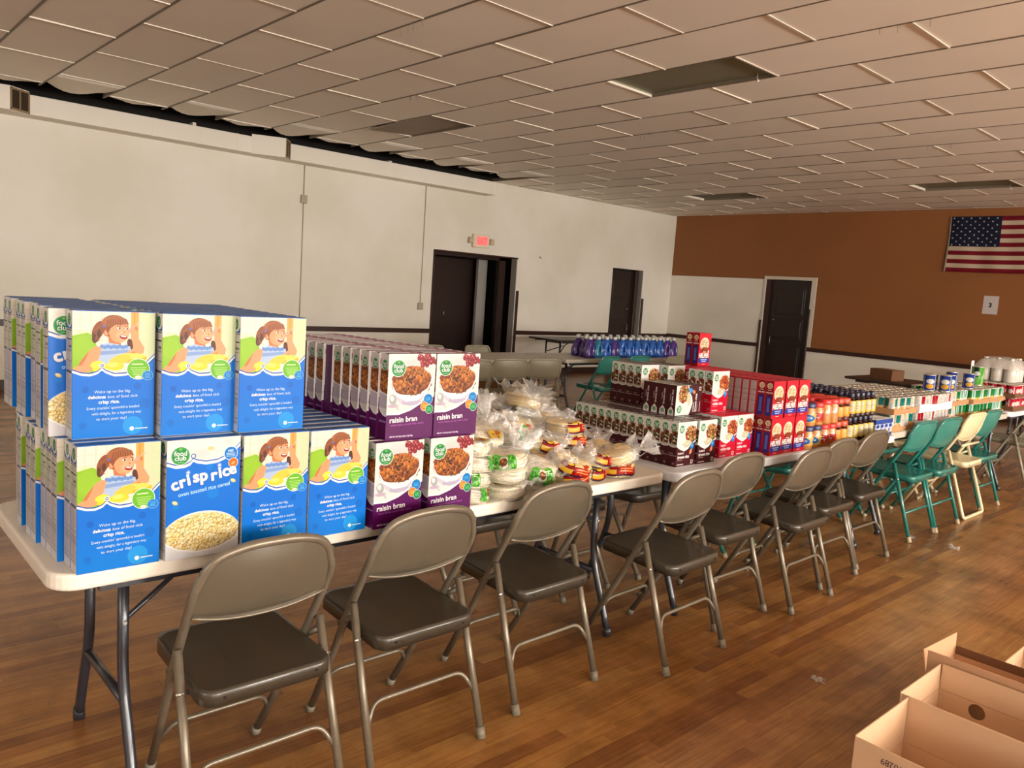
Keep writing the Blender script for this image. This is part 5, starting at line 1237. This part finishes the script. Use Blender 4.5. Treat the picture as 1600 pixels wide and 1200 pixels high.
# big cans standing on top
zt = TH+2*(hT+.001)+.001-.0
for i, (x, y) in enumerate(((-2.245, 6.262), (-2.175, 6.385), (-2.28, 6.40), (-2.18, 6.485))): put(cans['blue'], x, y, zt, 'large blue can standing on the white cases, %s from the left' % ORD[i], 'can', 'large blue cans', R_.uniform(-20, 20))
for i, (x, y) in enumerate(((-2.20, 6.95), (-2.31, 6.90))): put(cans['blue'], x, y, zt, 'large blue can on the green cans, %s one' % ('front', 'rear')[i], 'can', 'large blue cans', 0)
put(cans['lime'], -2.29, 7.43, zt, 'tallest can, lime green with a dark picture, on top of the green cans', 'can', 'large cans', 10)
# right table
z = TH
for lay in range(2):
    t = tray(5, 8, -2.12, 7.90, z, 'crimson', M_kraft2, 'c58', 'dark tray of crimson cans on the rightmost table, %s layer' % ('lower', 'upper')[lay]); fill(-2.12, 7.90, z, 5, 8, 'crimson', '%s right-edge tray' % ('lower', 'upper')[lay], 5 if lay else 1); z += hT+.001
# wrapped white jugs above
M_jug = mat('milky_plastic', (206, 200, 190), .3, var=.05); M_grl = mat('grey_label', (150, 144, 136), .4)
def make_wj():
    o = MB().lathe([(.045, 0), (.05, .006), (.05, .05), (.0505, .051), (.0505, .10), (.05, .101), (.05, .13), (.03, .17), (.018, .185), (.018, .2)], 0, 16, mfun=lambda i: 1 if i == 4 else 0).build('bottle', [M_jug, M_grl])
    MB().lathe([(.02, .196), (.02, .214), (.017, .216)], 0, 14).build('cap', [M_jug], o); return o
wj = Proto(make_wj())
for a in range(3):
    for b in range(3): put(wj, -2.27-.106*b, 8.23+.106*a, z+.0015, 'milky bottle under film above the crimson cans, %s along, %s' % (ORD[a], ('front', 'middle', 'rear')[b]), 'bottle', 'milky bottles on the right table', 0)
mb = MB(); n = 10
for j in range(n+1):
    for i in range(n+1):
        u, v = i/n*2-1, j/n*2-1; zz = .225-.035*(u*u+v*v)+R_.uniform(-.006, .006); 
        if max(abs(u), abs(v)) > .99: zz = .12
        mb.v.append((-.345+.185*v, .106+.185*u, zz))
for j in range(n):
    for i in range(n): a = j*(n+1)+i; mb.face((a, a+1, a+n+2, a+n+1), 0, None, True)
f = mb.build('plastic_cover', [film('cloudy_film', (.9, .86, .82), .45)]); f.location = (-2.03, 8.23, z); tag(f, 'crumpled cloudy film draped over the milky bottles at the right edge', 'film')
# price slip standing among the cans
tag(MB().box(-2.372, -2.368, 7.50, 7.56, TH+.227, 1.16).box(-2.39, -2.35, 7.49, 7.565, TH+.2265, TH+.2285).build('paper_slip', [M_wcard]), 'upright white paper slip among the green cans against the chair rail', 'slip')

# ---------------------------------------------------------------- jugs on the back table
def make_jug(m):
    o = None; W_, H_ = .118, .222
    pts = [(-.060, 0), (.062, 0), (.067, .02), (.067, .10), (.060, .15), (.040, .198), (.022, .212), (.018, .232), (-.012, .232), (-.014, .214), (-.034, .188), (-.052, .13), (-.064, .09), (-.066, .02)]
    hole = [(.010, .060), (.040, .055), (.048, .100), (.038, .158), (.016, .158), (.004, .11)]
    bm = bmesh.new(); V = [bm.verts.new((0, u, v)) for u, v in pts]; H = [bm.verts.new((0, u, v)) for u, v in hole]
    es = [bm.edges.new((V[i], V[(i+1) % len(V)])) for i in range(len(V))]+[bm.edges.new((H[i], H[(i+1) % len(H)])) for i in range(len(H))]
    bmesh.ops.triangle_fill(bm, use_beauty=True, edges=es)
    for f in list(bm.faces):
        c_ = f.calc_center_median(); ins = False
        for i in range(len(hole)):
            (x1, y1), (x2, y2) = hole[i], hole[(i+1) % len(hole)]
            if (y1 > c_.z) != (y2 > c_.z) and c_.y < (x2-x1)*(c_.z-y1)/(y2-y1)+x1: ins = not ins
        if ins: bm.faces.remove(f)
    r = bmesh.ops.extrude_face_region(bm, geom=list(bm.faces)); vs = [q for q in r['geom'] if isinstance(q, bmesh.types.BMVert)]
    bmesh.ops.translate(bm, vec=(.080, 0, 0), verts=vs); bmesh.ops.translate(bm, vec=(-.042, 0, 0), verts=bm.verts)
    for v in bm.verts:
        if v.co.z > .12: v.co.x *= 1-.62*((v.co.z-.12)/.112)**1.3
    bmesh.ops.recalc_face_normals(bm, faces=bm.faces)
    bmesh.ops.bevel(bm, geom=[e_ for e_ in bm.edges if len(e_.link_faces) == 2 and e_.calc_face_angle(0) > .9], offset=.010, segments=3, affect='EDGES', clamp_overlap=True)
    for f in bm.faces: f.smooth = True
    me = bpy.data.meshes.new('jug'); bm.to_mesh(me); bm.free(); me.materials.append(m); o = link('jug', me)
    MB().lathe([(.025, .222), (.026, .230), (.026, .254), (.022, .258)], 0, 16, c=(0, .003)).build('cap', [M_jcap], o)
    return o
M_jcap = mat('milky_cap', (196, 196, 190), .4)
jg = {k: Proto(make_jug(mat(k+'_jug_plastic', c_, .22, coat=.4, var=.08))) for k, c_ in dict(blue=(24, 92, 178), purple=(70, 44, 120), deep=(26, 110, 150)).items()}
seq = ['purple', 'purple', 'deep', 'blue', 'purple', 'blue', 'blue', 'blue', 'blue', 'blue', 'blue', 'purple', 'purple']
rj = random.Random(9)
for r in range(4):
    for k in range(12):
        if r == 3 and k < 1: continue
        y = (7.18 if r == 0 else 7.24)+.152*k; kd = seq[k+1] if r == 0 else (('purple' if k < 2 else 'blue') if rj.random() < .7 else 'purple')
        put(jg[kd], -6.475-.13*r, y, TH+.001, '%s jug, %s, %s from the left' % ({'blue': 'blue', 'purple': 'purple', 'deep': 'teal blue'}[kd], ('front row', 'second row', 'third row', 'rear row')[r], ORD[k]), 'jug', 'jugs on the back table', rj.uniform(-12, 12))

# ---------------------------------------------------------------- cardboard boxes
def carton_open(name, x0, x1, y0, y1, H, fold, m, lab, holes=(), stamp=False, z0=0., splay=(0, 0, 0, 0), back=None, ext=0.):
    """open carton with its flaps standing up; walls are 4 mm board"""
    t = empty(name, ((x0+x1)/2, (y0+y1)/2, z0)); w_, d_ = (x1-x0)/2, (y1-y0)/2; e_ = .004
    part('bottom', [(-w_, w_, -d_, d_, 0, e_)], m, t)
    part('wall', [(-w_, -w_+e_, -d_, d_, e_, H)], m, t)
    part('wall', [(w_-e_, w_, -d_, d_, e_, H)], m, t)
    for s_ in (-1, 1):
        ys = (-d_, -d_+e_) if s_ < 0 else (d_-e_, d_)
        bm = bmesh.new(); ol = [(-w_, e_), (w_, e_), (w_, H), (-w_, H)]
        V = [bm.verts.new((a, ys[0], b)) for a, b in ol]; E_ = [bm.edges.new((V[i], V[(i+1) % 4])) for i in range(4)]
        hl = [h_ for h_ in holes if h_[2] == s_]
        for (hx, hz, _s, hr_) in hl:
            V2 = [bm.verts.new((hx+hr_*math.cos(a*PI/10), ys[0], hz+hr_*math.sin(a*PI/10))) for a in range(20)]; E_ += [bm.edges.new((V2[i], V2[(i+1) % 20])) for i in range(20)]
        bmesh.ops.triangle_fill(bm, use_beauty=True, edges=E_)
        for f in list(bm.faces):
            c_ = f.calc_center_median()
            if any((c_.x-hx)**2+(c_.z-hz)**2 < (hr_*.8)**2 and all((v.co.x-hx)**2+(v.co.z-hz)**2 < (hr_*1.01)**2 for v in f.verts) for hx, hz, _s, hr_ in hl): bm.faces.remove(f)
        r = bmesh.ops.extrude_face_region(bm, geom=list(bm.faces)); bmesh.ops.translate(bm, vec=(0, e_, 0), verts=[q for q in r['geom'] if isinstance(q, bmesh.types.BMVert)])
        bmesh.ops.recalc_face_normals(bm, faces=bm.faces); me = bpy.data.meshes.new('wall'); bm.to_mesh(me); bm.free(); me.materials.append(m); link('wall', me, t)
    # flaps above the fold, each a little out of line
    F = fold
    def flap(P4, mm=m):
        mb = MB(); c_ = [Vector(p) for p in P4]; n_ = (c_[1]-c_[0]).cross(c_[3]-c_[0]).normalized()*.0035
        mb.v = [tuple(p) for p in c_]+[tuple(p+n_) for p in c_]
        for q in ((0,1,2,3),(7,6,5,4),(0,4,5,1),(1,5,6,2),(2,6,7,3),(3,7,4,0)): mb.face(q)
        mb.build('flap', [mm], t)
    sl, sr, sf, sb = splay; g_ = .004
    flap([(-w_, -d_+g_, H+.001), (-w_, d_-g_, H+.001), (-w_-sl, d_-g_+ext, H+F-ext*.6), (-w_-sl, -d_+g_-ext*.4, H+F)])
    flap([(w_-e_, -d_+g_, H+.001), (w_-e_, d_-g_, H+.001), (w_+sr, d_-g_, H+F), (w_+sr, -d_+g_, H+F)])
    flap([(-w_+g_, -d_+e_, H+.001), (w_-g_, -d_+e_, H+.001), (w_-g_, -d_-sf, H+F), (-w_+g_, -d_-sf, H+F)])
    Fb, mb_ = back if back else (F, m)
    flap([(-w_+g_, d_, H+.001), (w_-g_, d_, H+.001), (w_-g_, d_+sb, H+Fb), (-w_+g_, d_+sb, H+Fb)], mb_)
    if stamp:
        V, T3 = text_tris('10289'); mb = MB(); x0_ = V[:, 0].min(); wv = V[:, 0].max()-x0_
        mb.v = [(-w_+.135-(p[0]-x0_)/wv*.055, -d_-sf-.003, H+F-.026-p[1]*.026) for p in V]
        for t3 in T3: mb.face(t3)
        mb.build('stamped_number', [M_ink], t)
    return tag(t, lab, 'carton', 'open cartons on the floor')
M_ink = mat('dark_stamp_ink', (40, 32, 60), .7)
M_card = mat('tan_cardboard', (204, 166, 130), .85, var=.06, scale=5); M_card2 = mat('pinkish_cardboard', (196, 150, 112), .85, var=.06, scale=5)
carton_open('cardboard_box', -.872, -.30, 2.222, 2.598, .150, .150, M_card, 'open tan carton nearest the camera in the lower right corner, number stamped upside down', stamp=True, splay=(.0, 0, .002, .002))
carton_open('cardboard_box', -.912, -.34, 2.650, 3.000, .190, .090, M_card, 'open tan carton with a round hole, second in the lower right row', holes=((-.157, .158, 1, .0275), (-.157, .158, -1, .0275)), splay=(.004, 0, .002, .006))
carton_open('cardboard_box', -.975, -.42, 3.035, 3.335, .205, .095, M_card2, 'open pinkish carton with a dark inner flap, farthest left of the lower right row', splay=(.012, 0, 0, .0), holes=((.16, .17, 1, .02),), back=(.034, M_kraft2), ext=.035)  # shade inside the carton is put into the darker back flap's colour
carton_open('cardboard_box', -.83, -.27, 3.385, 3.685, .15, .05, M_card, 'open carton only just showing at the right edge above the others', splay=(.0, 0, 0, 0))
# closed brown carton on the dark table at the back
t = tag(MB().box(-.15, .15, -.11, .11, 0, .125).build('cardboard_box', [M_kraft2], None, bevel=.003), 'small closed brown carton on the dark table before the far wall', 'carton'); t.location = (-3.93, 9.62, TH+.001); t.rotation_euler = (0, 0, -.25); MB().box(-.15, .15, -.02, .02, .1252, .1262).build('tape', [M_kraft], t)
# dark bag at the right edge against the far wall
mb = MB(); mb.sphere((0, 0, .16), (.2, .16, .2), 0, 18, 12)
for i, v in enumerate(mb.v): q = 1+.12*math.sin(i*2.3); mb.v[i] = (v[0]*q, v[1]*q, max(0, v[2]))
t = mb.build('dark_bag', [mat('black_cloth', (30, 28, 28), .8)]); t.location = (-3.17, 12.6, .738); tag(t, 'black bag lying on a stand at the right edge near the far wall', 'bag')
k = MB(); k.tube([(-.08, 0, .30), (-.05, 0, .42), (.05, 0, .42), (.08, 0, .30)], .01, seg=6); k.build('strap', [mat('black_cloth', (30, 28, 28), .8)], t)
st = make_table(1.2, .6, M_dark, thick=.03, rad=.02); put_table(st, -2.95, 12.6, PI/2, 'small dark table near the far wall under the black bag', 'row of back tables')
# litter on the floor
def scrap(x, y, s_, seed, lab):
    rr = random.Random(seed); mb = MB(); n = 6
    for j in range(n+1):
        for i in range(n+1): mb.v.append(((i/n-.5)*s_+rr.uniform(-.1, .1)*s_, (j/n-.5)*s_*.7+rr.uniform(-.1, .1)*s_, .002+abs(rr.gauss(0, .16))*s_))
    for j in range(n):
        for i in range(n):
            if rr.random() < .8: a = j*(n+1)+i; mb.face((a, a+1, a+n+2, a+n+1))
    o = mb.build('film_scrap', [M_ruff]); o.location = (x, y, 0); tag(o, lab, 'scrap', 'plastic scraps on the floor')
scrap(-1.367, 3.062, .06, 1, 'crumpled clear plastic scrap alone on the floor left of the cartons'); scrap(-2.0, 5.62, .05, 2, 'tiny white scrap on the floor by the teal chairs'); scrap(-1.736, 5.635, .07, 3, 'thin white plastic scrap on the open floor, right side')
